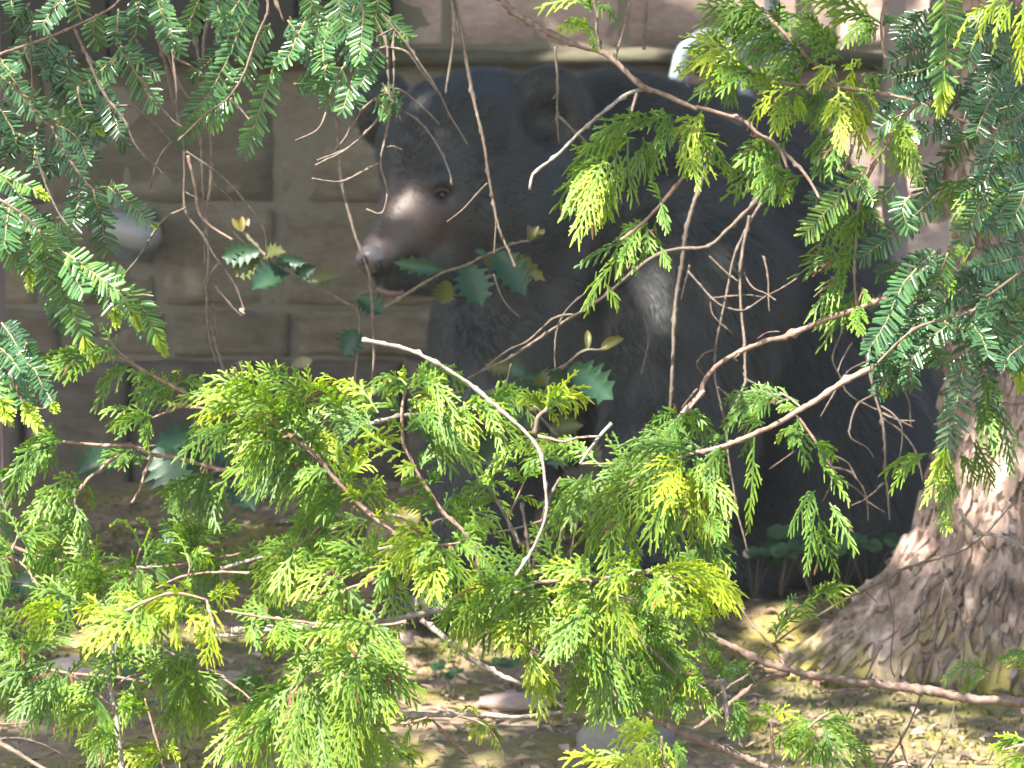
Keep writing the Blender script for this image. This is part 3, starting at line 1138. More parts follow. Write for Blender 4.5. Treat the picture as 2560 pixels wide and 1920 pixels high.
def blade(c, tip, width, nrm, cup=0.15, seg=6, prof=None, teeth=0, fold=0.0, bow=0.0):
    """one leaf: a folded, cupped blade from c to tip"""
    c, tip = Vector(c), Vector(tip)
    L = (tip - c).length
    t = (tip - c).normalized()
    s = t.cross(Vector(nrm)).normalized()
    n = s.cross(t).normalized()
    vs, fs = [], []
    for i in range(seg + 1):
        a = i / seg
        wv = width * (prof(a) if prof else math.sin(math.pi * (0.04 + 0.94 * a)) ** 0.75)
        if teeth and 0 < i < seg:
            wv *= 1.0 + (0.42 if i % 3 == 1 else -0.14)
        m = c + t * (L * a) + n * (bow * L * math.sin(math.pi * a))
        k = 0.55 * L / seg if teeth and i % 3 == 1 else 0
        vs += [m + s * wv + n * (cup * wv) + t * k, m + s * wv * .5 + n * (cup * wv * .25), m - n * 0.02 * width, m - s * wv * .5 + n * (cup * wv * .25), m - s * wv + n * (cup * wv) + t * k]
        if i:
            for q in range(4):
                b0 = (i - 1) * 5 + q
                fs.append((b0, b0 + 1, b0 + 6, b0 + 5))
    return vs, fs


weeds = [(1885, 1532, .10, 'leafy green weed with a white flower at the feet of the bear', True),
         (1950, 1530, .11, 'broad leafed green weed just right of the white flowered one', False),
         (2030, 1528, .135, 'tall thin green weed in front of the dark flank', False),
         (2105, 1520, .12, 'small green weed near the root flare with drooping leaves', False),
         (2170, 1505, .14, 'dark leafed weed standing against the tree root', False),
         (1500, 1520, .12, 'greyish weed between the paws behind the hanging cedar', False),
         (1740, 1525, .10, 'small weed close to the near forepaw', False),
         (1500, 1640, .07, 'low bright weed on the litter under the cedar fan', False),
         (1130, 1730, .06, 'low weed on mossy ground above the white fallen twig', False),
         (1280, 1700, .06, 'spreading weed on mossy ground beside the grey diagonal twig', False),
         (330, 1760, .09, 'pale green weed in the sunlit litter at lower left', False)]
for (u, v, hgt, lab, fl) in weeds:
    c = G(u, v)
    c.z = gh(c.x, c.y)
    wr = root('weed', lab, 'plant', c, 'weeds on the ground round the bear')
    for k in range(4):
        an = RNG.uniform(0, 6.28)
        tp = c + Vector((math.cos(an) * hgt * .35, math.sin(an) * hgt * .35, hgt * RNG.uniform(.6, 1)))
        vs, fs = tube([c, c.lerp(tp, .6) + Vector((0, 0, hgt * .1)), tp], 0.0013, 0.0009, 5, 0.02)
        mesh('stem', vs, fs, M['holly_stem'], wr)
        for j in range(3):
            a2 = an + j * 2.1
            lt = tp + Vector((math.cos(a2), math.sin(a2), RNG.uniform(-.3, .3))) * hgt * .26
            vs, fs = blade(tp, lt, hgt * .13, (0, -.7, .7))
            mesh('leaf', vs, fs, M['weed'], wr, attrs={'leaf_tone': [RNG.uniform(.1, .7)] * len(vs)})
    if fl:
        fc = P(1868, 1418, G(1868, 1440).y)
        fc = c + Vector((-0.014, -0.02, 0.092))
        vs, fs = tube([c, c.lerp(fc, .6), fc], 0.001, 0.001, 5, 0.02)
        mesh('stem', vs, fs, M['holly_stem'], wr)
        vs, fs = ball(fc, 0.009, 12, 8, (1, 1, .8))
        vs = [fc + (q - fc) * (1 + .35 * noise.noise((q - fc) * 260)) for q in vs]
        mesh('flower', vs, fs, M['flower'], wr)

# ------------------------------------------------------------------ foliage builders
ZV = Vector((0, 0, 1))


class Leafage:
    def __init__(self):
        self.v, self.f, self.a = [], [], []

    def strip(self, pts, wd, nrm, f0, f1, tip=0.35):
        n = len(pts)
        base = len(self.v)
        for i in range(n):
            p = pts[i]
            t = pts[min(n - 1, i + 1)] - pts[max(0, i - 1)]
            s = t.cross(nrm)
            l = s.length
            if l < 1e-9:
                s = Vector((1, 0, 0))
            else:
                s = s / l
            k = wd * (0.5 if i < n - 1 else 0.5 * tip)
            if n > 3 and i % 2:
                k *= 0.82
            m = nrm * (wd * 0.22)
            self.v += [p - s * k, p + m, p + s * k]
            fr = f0 + (f1 - f0) * i / (n - 1)
            self.a += [fr, fr, fr]
            if i:
                b = base + (i - 1) * 3
                self.f += [(b, b + 1, b + 4, b + 3), (b + 1, b + 2, b + 5, b + 4)]


def frond(parent, p0, p1, hw, bow, leaf_tone, r, roll=None, dens=1.0):
    """a flat cedar spray: midrib, alternate side shoots and their scale-clad branchlets"""
    LF = Leafage()
    d = p1 - p0
    L = d.length
    V = (CAM - p0).normalized()
    ctrl = p0.lerp(p1, 0.5) + ZV * (bow * L * 1.6) + Vector((r.uniform(-.04, .04), r.uniform(-.08, .08), 0)) * L
    if roll is None:
        roll = r.uniform(-0.75, 0.75)
    wd = 0.0028 * r.uniform(.85, 1.15)

    def Q(t):
        return p0 * ((1 - t) ** 2) + ctrl * (2 * t * (1 - t)) + p1 * (t * t)

    def T(t):
        return ((ctrl - p0) * (1 - t) + (p1 - ctrl) * t).normalized()
    ns = max(5, int(L / 0.02))
    rp = [Q(i / ns) for i in range(ns + 1)]
    S0 = T(.5).cross(V)
    N0 = Matrix.Rotation(roll, 3, T(.5)) @ V
    LF.strip(rp, wd * 0.9, N0, leaf_tone * .6, leaf_tone + .2)
    n = max(4, int(L / 0.0122 * dens))
    droop = r.uniform(0.15, 0.5)
    for i in range(n):
        for side in (-1, 1):
            t = 0.05 + 0.93 * (i + (0.25 if side < 0 else 0.75)) / n
            if r.random() < 0.06:
                continue
            Tn = T(t)
            S = Tn.cross(V)
            if S.length < .05:
                S = S0
            S = (Matrix.Rotation(roll, 3, Tn) @ S).normalized()
            N = S.cross(Tn).normalized()
            pr = (0.4 + 0.6 * min(1, t / 0.22)) * (1 - 0.70 * t ** 1.5)
            ln = hw * pr * r.uniform(.75, 1.2)
            an = math.radians(46 - 22 * t + r.uniform(-7, 7))
            D = Tn * math.cos(an) + S * (side * math.sin(an)) + N * r.uniform(-.22, .22)
            b = Q(t)
            dry = -1.2 if r.random() < 0.022 else 0.0
            ks = max(3, int(ln / 0.008) + 1)
            pts = []
            for k in range(ks + 1):
                s = k / ks
                pts.append(b + D * (ln * s) + Tn * (ln * .26 * s * s) - ZV * (ln * droop * s * s))
            LF.strip(pts, wd, N, leaf_tone * .75 + dry * .5, leaf_tone + .3 + dry, .4)
            m = int(ln / 0.0052 * dens)
            E = D.cross(N).normalized()
            for j in range(m):
                s = (j + .6) / m * 0.9
                sd = 1 if (j + i) % 2 else -1
                l2 = ln * 0.33 * (1 - .5 * s) * (0.55 + .45 * min(1, s / .2)) * r.uniform(.7, 1.2)
                if l2 < 0.003:
                    continue
                q = b + D * (ln * s) + Tn * (ln * .26 * s * s) - ZV * (ln * droop * s * s)
                D2 = (D * .80 + E * (sd * .6) + N * r.uniform(-.2, .2) - ZV * droop * s * .6).normalized()
                p2 = q + D2 * l2 - ZV * (l2 * .12)
                LF.strip([q, q + D2 * (l2 * .5), p2], wd * .95, N, leaf_tone + .05 + dry, leaf_tone + .38 + dry, .5)
    return mesh('spray', LF.v, LF.f, M['cedar'], parent, attrs={'leaf_tone': LF.a})


def shoot(parent, pts, npx, depth, leaf_tone, r, tipsize=0, roll=None, stem_mat='shoot'):
    """a hemlock shoot: thin stem, two ranks of flat needles, sometimes a tuft of new growth"""
    path = smooth_path(pts, 0.006)
    V = (CAM - path[0]).normalized()
    if roll is None:
        roll = r.uniform(-.6, .6)
    vs, fs = tube(pts, 0.0014, 0.0008, 5, 0.02)
    st = mesh('shoot', vs, fs, M[stem_mat], parent)
    LF = Leafage()
    nl = npx * depth / F
    n = len(path)
    wd = 0.0037 * r.uniform(.9, 1.1)
    step = 0.0047
    dist = 0
    tot = sum((path[i + 1] - path[i]).length for i in range(n - 1))
    s = 0.004
    i = 0
    acc = 0
    while s < tot:
        while i < n - 2 and acc + (path[i + 1] - path[i]).length < s:
            acc += (path[i + 1] - path[i]).length
            i += 1
        seg = path[i + 1] - path[i]
        p = path[i] + seg.normalized() * (s - acc)
        T = (path[min(n - 1, i + 2)] - path[max(0, i - 1)]).normalized()
        S = (Matrix.Rotation(roll, 3, T) @ T.cross(V)).normalized()
        N = S.cross(T).normalized()
        u = s / tot
        for side in (-1, 1):
            if r.random() < .05:
                continue
            ln = nl * r.uniform(.78, 1.1) * (0.75 + .25 * min(1, u / .15)) * (1 - .35 * max(0, (u - .8) / .2))
            an = math.radians(66 - 26 * max(0, (u - .75) / .25) + r.uniform(-10, 10))
            D = (T * math.cos(an) + S * (side * math.sin(an)) + N * r.uniform(-.05, .4)).normalized()
            nn = (N + S * r.uniform(-.5, .5) + T * r.uniform(-.4, .4)).normalized()
            q = p + T * r.uniform(-.001, .001)
            f = min(1, leaf_tone + r.uniform(-.08, .1))
            LF.strip([q, q + D * (ln * .2), q + D * (ln * .8) - ZV * ln * .04, q + D * ln - ZV * ln * .07], wd, nn, f, f + .06, .6)
        if r.random() < .35:
            D = (T * .8 + N * .7 + S * r.uniform(-.5, .5)).normalized()
            ln = nl * r.uniform(.4, .6)
            LF.strip([p, p + D * ln * .5, p + D * ln], wd, S, leaf_tone, leaf_tone + .05, .5)
        s += step * r.uniform(.8, 1.2)
    mesh('needles', LF.v, LF.f, M['needle'], st, attrs={'leaf_tone': LF.a}, kind='stuff', origin=Vector(parent['o']))
    if tipsize:
        LF = Leafage()
        T = (path[-1] - path[-4]).normalized()
        S = T.cross(V).normalized()
        N = S.cross(T)
        L = tipsize * 1.6 * depth / F
        e = path[-1]
        for k in range(80):
            a = r.random() * 1.1 - .25
            ph = r.uniform(0, 6.28)
            q = e + T * (L * 1.0 * a)
            sp = 0.62 - .4 * a
            D = (T + (S * math.cos(ph) + N * math.sin(ph)) * sp * 1.3).normalized()
            ln = L * r.uniform(.42, .62) * (1.1 - .35 * a)
            nn = (N * math.cos(ph) - S * math.sin(ph)).normalized()
            LF.strip([q, q + D * ln * .5, q + D * ln], wd * .85, nn, .9, 1.25, .45)
        mesh('new_growth', LF.v, LF.f, M['needle'], st, attrs={'leaf_tone': LF.a}, origin=Vector(parent['o']))
    return st


def parse_pts(t, s):
    return [tx(t, *[float(q) for q in p.split(',')]) for p in s.split('>')]


TW = 0.8


def twig(parent, t, s, d, r0, r1=None, mat='dead', name='twig', seed=None, dj=0.05):
    pp = parse_pts(t, s)
    rr = random.Random(seed if seed is not None else int(pp[0][0] * 7 + pp[0][1] * 13))
    d1 = d + rr.uniform(-dj, dj)
    n = len(pp)
    pts = [P(u, v, d + (d1 - d) * i / (n - 1)) for i, (u, v) in enumerate(pp)]
    k = d / F
    if r1 is None:
        r1 = r0 * .65
    vs, fs = tube(pts, r0 * k * TW, r1 * k * TW, 7, 0.005, 0.27, int(pp[0][0]), 0.0024)
    return mesh(name, vs, fs, M[mat], parent)


def cedar(label, d, stems, sprays, group='cedar branches across the view', seed=1):
    r = random.Random(seed * 97 + 5)
    t0, s0 = stems[0][0], stems[0][1]
    pp = parse_pts(t0, s0)
    o = root('cedar_branch', label, 'branch', P(*pp[0], d), group)
    for st in stems:
        twig(o, st[0], st[1], d, st[2] * 1.1, st[2] * .72, st[3] if len(st) > 3 else 'red', 'stem', dj=.02)
    for line in sprays.strip().split('\n'):
        q = line.split()
        if not q:
            continue
        a, b = parse_pts(q[0], q[1])
        hw, bow, fr = float(q[2]), float(q[3]), float(q[4])
        d0 = d + r.uniform(-.05, .06)
        d1 = d0 + r.uniform(-.09, .07)
        pa, pb = P(*a, d0), P(*b, d1)
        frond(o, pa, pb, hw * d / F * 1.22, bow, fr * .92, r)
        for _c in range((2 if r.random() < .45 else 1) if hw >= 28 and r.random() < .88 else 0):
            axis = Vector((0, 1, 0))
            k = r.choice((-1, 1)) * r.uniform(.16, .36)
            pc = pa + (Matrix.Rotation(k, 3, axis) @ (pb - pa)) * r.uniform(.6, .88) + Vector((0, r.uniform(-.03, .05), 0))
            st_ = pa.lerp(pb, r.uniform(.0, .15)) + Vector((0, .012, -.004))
            frond(o, st_, pc, hw * d / F * .95, bow, fr * .92 * r.uniform(.3, .85), r)  # back frond toned darker to paint the shade between sprays
    return o


def hemlock(label, d, stems, shoots, seed=1):
    r = random.Random(seed * 31 + 2)
    pp = parse_pts(stems[0][0], stems[0][1])
    o = root('hemlock_branch', label, 'branch', P(*pp[0], d), 'hemlock branches across the view')
    for st in stems:
        twig(o, st[0], st[1], d, st[2], st[2] * .6, 'brown', 'stem', dj=.02)
    for line in shoots.strip().split('\n'):
        q = line.split()
        if not q:
            continue
        pts = parse_pts(q[0], q[1])
        npx, fr, tp = float(q[2]), float(q[3]), float(q[4]) if len(q) > 4 else 0
        dd = d + (float(q[5]) if len(q) > 5 else r.uniform(-.05, .08))
        d1 = dd + r.uniform(-.06, .06)
        n = len(pts)
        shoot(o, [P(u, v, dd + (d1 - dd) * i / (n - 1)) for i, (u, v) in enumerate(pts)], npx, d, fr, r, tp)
        if npx >= 34 and r.random() < .8:
            ang = r.choice((-1, 1)) * r.uniform(.15, .4)
            ca, sa = math.cos(ang), math.sin(ang)
            k = r.uniform(.6, .9)
            u0, v0 = pts[0][0] + r.uniform(-14, 14), pts[0][1] + r.uniform(-14, 14)
            p2 = [(u0 + k * (ca * (u - pts[0][0]) - sa * (v - pts[0][1])), v0 + k * (sa * (u - pts[0][0]) + ca * (v - pts[0][1]))) for u, v in pts]
            d2 = dd + r.uniform(.03, .14)
            shoot(o, [P(u, v, d2) for u, v in p2], npx * .92, d, fr * r.uniform(.3, .8), r, 0)  # companion shoot toned darker, shade painted into its colour
    return o


def bare(label, d, lines, mat='dead', dj=.05):
    first = None
    o = None
    for line in lines.strip().split('\n'):
        q = line.split()
        if not q:
            continue
        if o is None:
            o = root('bare_twig', label, 'twig', P(*parse_pts(q[0], q[1])[0], d), 'bare twigs across the view')
        twig(o, q[0], q[1], d, float(q[2]), None, q[3] if len(q) > 3 else mat, dj=dj)
    return o


# ------------------------------------------------------------------ cedar branches
cedar('broad sunlit cedar branch massed above the lower left, its fronds sweeping up left', 3.9,
      [('Z1', '2300,1850>2150,1659>1900,1450>1600,1150>1450,950>1190,780>980,560>780,330', 7), ('Z1', '1300,1160>1210,1080>1140,1000', 4), ('Z1', '1300,800>1100,640>860,430', 4, 'brown')], '''
Z1 850,400>480,240 60 .1 .5
Z1 900,430>650,170 55 .1 .7
Z1 1000,420>800,120 50 .12 .6
Z1 1130,370>930,120 45 .15 .6
Z1 1400,420>1000,160 60 .12 .3
Z1 1420,430>1230,240 45 .15 .8
Z1 1400,400>1350,140 30 .05 .8
Z1 1450,330>1570,230 40 .2 .9
Z1 2000,650>1650,290 80 .15 .4
Z1 2000,700>1500,450 70 .1 .25
Z1 2020,720>1560,640 60 .1 .2
Z1 2010,560>1640,290 45 .25 .95
Z1 800,500>60,480 55 .15 .65
Z1 850,520>320,600 60 .2 .85
Z1 950,600>350,700 55 .1 .3
Z1 750,700>190,960 60 .1 .3
Z1 1100,650>720,720 70 .15 .7
Z1 1150,780>700,900 75 .15 .6
Z1 1250,850>760,930 75 .1 .35
Z1 1350,900>530,1240 80 .15 .45
Z1 1300,900>760,1270 65 .15 .5
Z1 1380,930>1020,1220 60 .1 .45
Z1 1300,800>1150,500 70 0 .4
Z1 1380,880>1400,520 60 0 .4
Z1 1300,780>1000,480 75 0 .45
Z1 1100,600>700,330 70 .1 .5
Z1 1050,560>560,380 70 .1 .5
Z1 1200,650>900,300 60 .05 .55
Z1 1350,600>1200,330 55 .1 .6
Z1 1700,560>1350,330 55 .15 .6
Z1 1450,950>1480,740 45 0 .8
Z1 1640,1040>1500,740 40 .05 .95
Z1 1640,1040>1620,800 30 .05 .95
Z1 1680,1200>2150,790 60 .28 .8
Z1 1680,1200>1800,920 45 .1 .7
Z1 1700,1150>1980,1060 35 .2 .8
Z1 1850,1400>2060,1180 40 .2 .8
Z1 1840,1380>1730,1240 35 0 .9
Z1 2050,1640>2212,1400 40 .15 .85
Z1 2040,1640>1990,1440 30 0 .85
Z1 1550,1080>1060,1370 70 .15 .4
Z1 1650,1200>1290,1400 55 .12 .4
Z1 1720,1320>1230,1650 65 .12 .4
Z1 1720,1320>1430,1450 55 .12 .35
Z1 1940,1550>1500,1800 50 .1 .45
''', seed=1)
cedar('drooping dull green cedar sprig under the glossy holly leaf at left', 4.05, [('Z1', '640,1080>560,1100>480,1130', 4)], '''
Z1 500,1110>0,1290 45 .05 .2
Z1 480,1130>370,1560 60 .05 .2
Z1 430,1150>520,1640 40 .05 .15
Z1 300,1180>50,1450 50 .1 .2
Z1 460,1130>200,1430 45 .1 .2
''', seed=2)
cedar('upright cedar shoot with arching fronds left of the white bare twig', 3.85,
      [('Z2', '1100,1850>970,1659>780,1480>620,1270>480,1000>400,830>395,550>430,300', 6), ('Z2', '440,340>560,270>700,180', 3)], '''
Z2 440,340>960,320 50 .3 .35
Z2 600,260>560,130 22 0 .3
Z2 430,300>240,260 40 .25 .8
Z2 420,330>80,350 35 .25 .35
Z2 400,380>220,420 30 .2 .55
Z2 410,290>420,150 30 0 .8
Z2 400,560>180,480 30 .2 .3
Z2 390,740>260,640 25 .1 .3
Z2 460,380>880,600 65 .3 .45
Z2 440,440>840,640 45 .1 .85
Z2 410,720>1100,1150 85 .35 .2
Z2 430,700>900,850 75 .35 .2
Z2 600,740>1140,1140 60 .2 .6
Z2 420,700>1060,830 60 .25 .35
Z2 430,930>40,720 55 -.1 .7
Z2 520,1050>390,1110 35 .2 .85
Z2 560,1080>620,880 30 0 .3
Z2 640,1220>700,1060 30 0 .3
Z2 600,1230>380,1190 35 .1 .3
Z2 700,1400>500,1280 40 .1 .3
Z2 760,1470>370,1370 40 .2 .25
Z2 760,1440>1060,1420 45 .25 .3
Z2 800,1450>1000,1640 60 .1 .4
Z2 820,1500>1290,1560 50 .15 .5
Z2 950,1640>1250,1640 30 .2 .6
''', seed=3)
cedar('level cedar twig of pale pink bark with bright drooping fronds before the bear', 3.9,
      [('Z2', '0,690>180,640>400,590>700,560>1080,500', 6, 'grey')], '''
Z2 700,560>1060,840 50 .2 .6
Z2 880,540>1100,760 50 .12 .75
Z2 900,520>1400,620 60 .2 .65
Z2 1000,500>1300,680 50 .15 .65
Z2 1080,500>1480,900 60 .15 .35
Z2 1040,490>1100,430 25 .1 .5
Z2 1150,450>1320,950 35 .1 .5
Z2 560,560>860,620 45 .2 .8
Z2 500,570>800,420 45 .1 .6
Z2 1250,400>1600,670 45 .3 .35
Z2 1240,400>1460,420 40 .3 .4
''', seed=4)
cedar('small brilliant yellow green cedar fan on a short brown stem', 3.85,
      [('Z2', '1612,760>1640,600>1720,530>1760,430', 7, 'brown'), ('Z2', '1660,600>1660,550>1600,500', 4, 'brown')], '''
Z2 1680,540>1510,410 40 .2 .95
Z2 1700,530>2100,480 60 .45 1
Z2 1720,510>2020,520 45 .3 .95
Z2 1730,500>1760,290 45 0 1
Z2 1730,500>1900,300 45 .1 1
Z2 1720,540>1840,670 22 .1 .8
Z2 1750,530>1910,610 25 .25 .85
Z2 1700,520>1600,380 40 .1 1
''', seed=5)
cedar('thin forked cedar seedling shoot rising from the lower middle', 3.95,
      [('Z2', '1480,1800>1410,1659>1330,1500>1240,1340>1190,1240', 6, 'brown'), ('Z2', '1370,1520>1440,1360>1510,1200', 3, 'red')], '''
Z2 1190,1240>1110,1160 30 .1 .7
Z2 1200,1230>1400,970 35 .3 .6
Z2 1510,1200>1350,1130 28 .15 .5
Z2 1510,1200>1640,1060 30 .2 .5
Z2 1440,1360>1650,1430 18 .25 .75
Z2 1190,1250>950,1340 40 .15 .5
Z2 1250,1350>1080,1420 30 .2 .6
Z2 1180,1240>1360,1250 22 .25 .6
Z2 1260,1360>1380,1500 25 .1 .5
Z2 1250,1320>1230,1200 22 0 .5
Z2 1430,1380>1340,1280 14 .3 .6
T8 1130,270>1000,120 25 .1 .6
T8 1190,300>1170,200 12 0 .4
''', seed=6)
cedar('large central cedar branch with a yellow tipped fan hanging before the bear chest', 4.05,
      [('T6', '1240,715>1080,800>900,920>780,985>640,1065>480,1140>300,1215>100,1260', 9), ('Z3', '1330,-10>1240,90>1160,180', 6), ('Z3', '1240,560>900,650>600,665>180,655', 3), ('T6', '790,975>700,905>640,880', 3), ('T6', '760,1040>850,1170>930,1300>1000,1400', 4)], '''
Z3 1300,540>590,490 55 .2 .2
Z3 1250,560>590,610 55 .15 .2
Z3 1300,520>730,380 50 .15 .2
Z3 1200,560>850,480 50 .15 .25
Z3 1150,190>1320,300 30 .2 .25
Z3 1150,190>1150,450 50 0 .25
Z3 1130,200>820,320 50 .15 .25
Z3 1160,200>1420,400 45 .15 .2
Z3 1150,200>980,420 45 .05 .25
Z3 1300,500>1480,400 35 .1 .2
Z3 1100,640>420,690 40 .05 .3
Z2 2212,1050>1740,900 40 .2 .45
Z2 2000,1010>1110,1190 45 .35 .6
Z2 1850,1000>1540,900 35 .2 .5
Z2 1750,960>1480,1100 35 .2 .5
Z2 2150,1100>1720,1640 70 .0 .35
Z2 2100,1120>1760,1500 65 -.02 .3
Z2 2050,1130>1850,1400 50 0 .3
Z2 2060,1180>2100,1290 18 .1 .6
Z3 580,660>420,400 22 .0 .3
Z3 590,660>480,360 20 .1 .35
Z3 1200,620>260,960 80 .2 .35
Z3 1000,700>260,1120 75 .15 .4
Z3 1000,850>200,1380 85 .2 .5
Z3 700,1100>190,1640 50 .3 .5
Z3 600,1100>380,1600 50 .15 .6
Z3 550,1150>740,1600 35 .2 .45
Z3 1100,800>800,1370 70 .1 .45
Z3 900,950>1060,1550 70 .1 .5
Z3 800,800>450,1000 70 .1 .35
Z3 850,900>560,1250 70 .15 .4
Z3 1150,650>780,740 40 .15 .95
Z3 1150,700>850,900 60 .15 1
Z3 1150,700>1000,1050 70 .05 1
Z3 1130,690>920,1000 60 .1 1
Z3 1180,700>1350,1340 60 .05 .85
Z3 1180,720>1220,1400 55 .0 .65
Z3 1200,700>1500,1260 60 .08 1.1
Z3 1190,700>1420,1150 60 .08 1.1
Z3 1220,620>1590,1100 55 .1 .55
Z3 1250,580>1560,1250 50 .05 .35
Z3 1350,1150>1500,1370 40 .1 .3
Z3 1330,1200>1560,1640 60 .05 .25
Z3 1300,1250>1300,1640 40 .0 .2
Z3 1480,500>1360,700 30 .1 .25
Z3 1480,520>1420,950 45 .05 .25
Z3 1450,700>1520,950 30 .05 .25
Z3 1790,400>1660,600 25 .1 .2
Z3 1790,400>1730,1300 32 .02 .45
Z3 1890,290>1700,330 35 .2 .2
Z3 2200,90>1480,450 50 .35 .2
Z3 2050,60>1500,330 45 .2 .2
Z3 1950,60>1800,230 30 .1 .2
Z3 2190,150>2010,160 20 .15 .5
T6 760,1040>720,1220 35 0 .2
T6 740,1050>810,1360 40 .05 .2
T6 870,1200>990,1310 35 .1 .25
T6 900,1330>1090,1590 30 .05 .4
T9 870,-140>690,160 40 .1 .3
T9 880,-60>810,400 35 .02 .35
T9 890,20>1000,410 45 .03 .35
T9 960,-60>1130,270 35 .08 .35
T6 700,1100>620,1200 18 .1 .7
''', seed=7)
cedar('slim hanging cedar tip on a red stem in front of the dark shoulder', 4.0,
      [('T2', '2380,960>2212,1130>2080,1290>1960,1430>1800,1540', 6)], '''
T2 2060,1280>2100,1500 30 .0 .3
T2 2070,1290>2000,1160 25 0 .3
T2 1980,1440>1780,1540 35 .1 .45
T2 1970,1450>2010,1646 30 0 .3
PX 1612,560>1458,772 36 .06 .5
PX 1600,570>1545,690 28 .05 .4
PX 1640,552>1600,660 28 .0 .3
T5 1700,170>1790,340 22 .05 .6
T5 1790,-20>1800,170 20 0 .45
T5 1860,-20>1910,120 25 .05 .4
T5 1650,100>1580,390 26 .0 .65
T5 2060,-60>2120,80 22 .05 .4
''', seed=8)
cedar('long brown cedar limb slanting down from the top edge above the bear head', 4.0,
      [('T2', '980,-60>1050,0>1170,110>1400,240>1640,320>1750,380>1900,520>1980,570>2150,630>2300,700', 10, 'brown'), ('T2', '1980,570>1850,610>1700,720>1550,850>1400,1000>1270,1090>1230,1150>1222,1220', 6, 'grey'),
       ('T2', '1680,320>1660,180>1660,100>1620,-30', 6, 'brown'), ('T2', '1770,360>1820,200>1870,-30', 5, 'brown'), ('T2', '1175,112>1135,132', 5, 'grey'),
       ('T3', '100,690>380,760>500,860>620,930>690,1080', 6, 'brown'), ('T3', '480,850>650,960>800,1120>900,1280', 6, 'brown')], '''
T2 1560,0>1260,60 35 .1 .85
T2 1640,200>1380,230 35 .25 .75
T2 1620,210>1640,330 25 0 .6
T2 1640,40>1780,150 30 .15 .15
T2 1620,60>1560,-40 30 .1 .4
T2 2150,740>1980,800 40 .1 .3
T2 2050,780>1560,1000 60 .2 .25
T2 1900,890>1380,1350 70 .25 .4
T2 1720,980>1420,1420 45 .1 .45
T2 1700,1000>1510,1550 60 .05 .7
T2 1680,1050>1600,1480 50 0 .6
T2 1720,1050>1730,1420 50 .0 .5
T2 1780,950>1750,1300 50 .0 .3
T2 1850,920>1880,1300 45 .0 .3
T2 1950,880>1990,1150 45 .0 .3
T2 2050,850>2020,1110 40 .0 .25
T2 2130,740>2080,1000 40 .1 .3
T3 150,700>20,980 50 .1 .9
T3 110,760>0,860 45 .1 .8
T3 100,800>140,1210 55 .0 .7
T3 90,800>20,1060 50 .05 .95
T3 130,850>320,1160 45 .15 .4
T3 60,900>110,1210 40 .05 .6
T3 150,700>410,450 25 .15 .55
T3 600,880>330,1050 50 .15 .3
T3 700,900>330,1250 75 .1 .3
T3 650,950>380,1060 55 .15 .3
T3 620,1130>560,1360 50 .1 .3
T3 620,1120>480,1190 40 .15 .3
T3 740,1240>640,1330 28 .15 .6
T3 800,1130>500,1230 55 .1 .25
''', seed=9)
cedar('dense green cedar bough at the top with yellow drooping finger tips', 4.05,
      [('T3', '1000,560>870,410>700,250>550,100>420,-40', 7, 'brown'), ('T3', '1000,560>720,540>600,500>430,430', 5, 'brown'), ('T3', '1000,560>1250,590>1510,640', 6), ('T3', '1330,-30>1300,160>1320,380', 5)], '''
T3 430,430>0,440 70 .2 .95
T3 440,440>120,420 60 .15 .9
T3 300,330>0,240 35 .12 .95
T3 300,340>100,240 40 .15 .9
T3 350,420>100,620 50 .1 .35
T3 320,430>320,650 40 .0 .2
T3 500,470>250,600 45 .1 .3
T3 700,270>320,330 60 .15 .25
T3 600,150>200,190 60 .12 .25
T3 650,200>350,270 55 .1 .3
T3 700,260>380,400 60 .12 .3
T3 560,100>130,60 60 .1 .25
T3 500,40>120,170 50 .1 .2
T3 640,150>600,-20 45 0 .3
T3 560,90>400,-40 50 0 .3
T3 800,340>450,420 55 .12 .3
T3 720,240>640,20 50 0 .3
T3 760,290>830,100 45 .0 .3
T3 860,400>560,440 55 .1 .3
T3 1050,380>750,200 60 .1 .4
T3 1000,330>700,90 55 .1 .4
T3 1020,360>860,170 50 .1 .35
T3 1280,140>780,30 55 .15 .45
T3 1290,150>980,110 50 .15 .4
T3 1270,160>1170,250 40 .15 .4
T3 1300,150>1420,140 35 .15 .5
T3 1280,170>1050,300 45 .15 .35
T3 1000,420>840,560 35 .15 .85
T3 980,410>950,560 30 .05 .85
T3 1110,450>1060,420 25 .2 .95
T3 1120,430>1160,430 18 .2 .9
T3 1110,420>1090,620 30 .0 .95
T3 1020,560>1050,980 55 .05 1
T3 1110,600>1170,980 60 .0 1
T3 1070,600>1110,860 45 .0 .9
T3 1150,600>1260,690 45 .2 .8
T3 760,570>430,840 50 .25 .95
T3 700,620>600,860 45 .1 .75
T3 660,700>690,870 40 .0 .7
T3 740,600>770,700 35 .1 .7
T3 600,580>480,440 50 .1 .6
T3 820,560>520,450 40 .1 .7
T3 900,600>950,820 50 .05 .25
T3 880,600>720,780 50 .1 .35
T3 950,600>830,760 50 .1 .35
T3 1200,620>1000,540 40 .15 .5
T3 1260,600>1180,480 40 .1 .4
T3 1000,830>880,1130 50 .1 .25
T3 1010,830>960,1130 40 .0 .25
T3 960,700>880,900 50 .1 .25
''', seed=10)
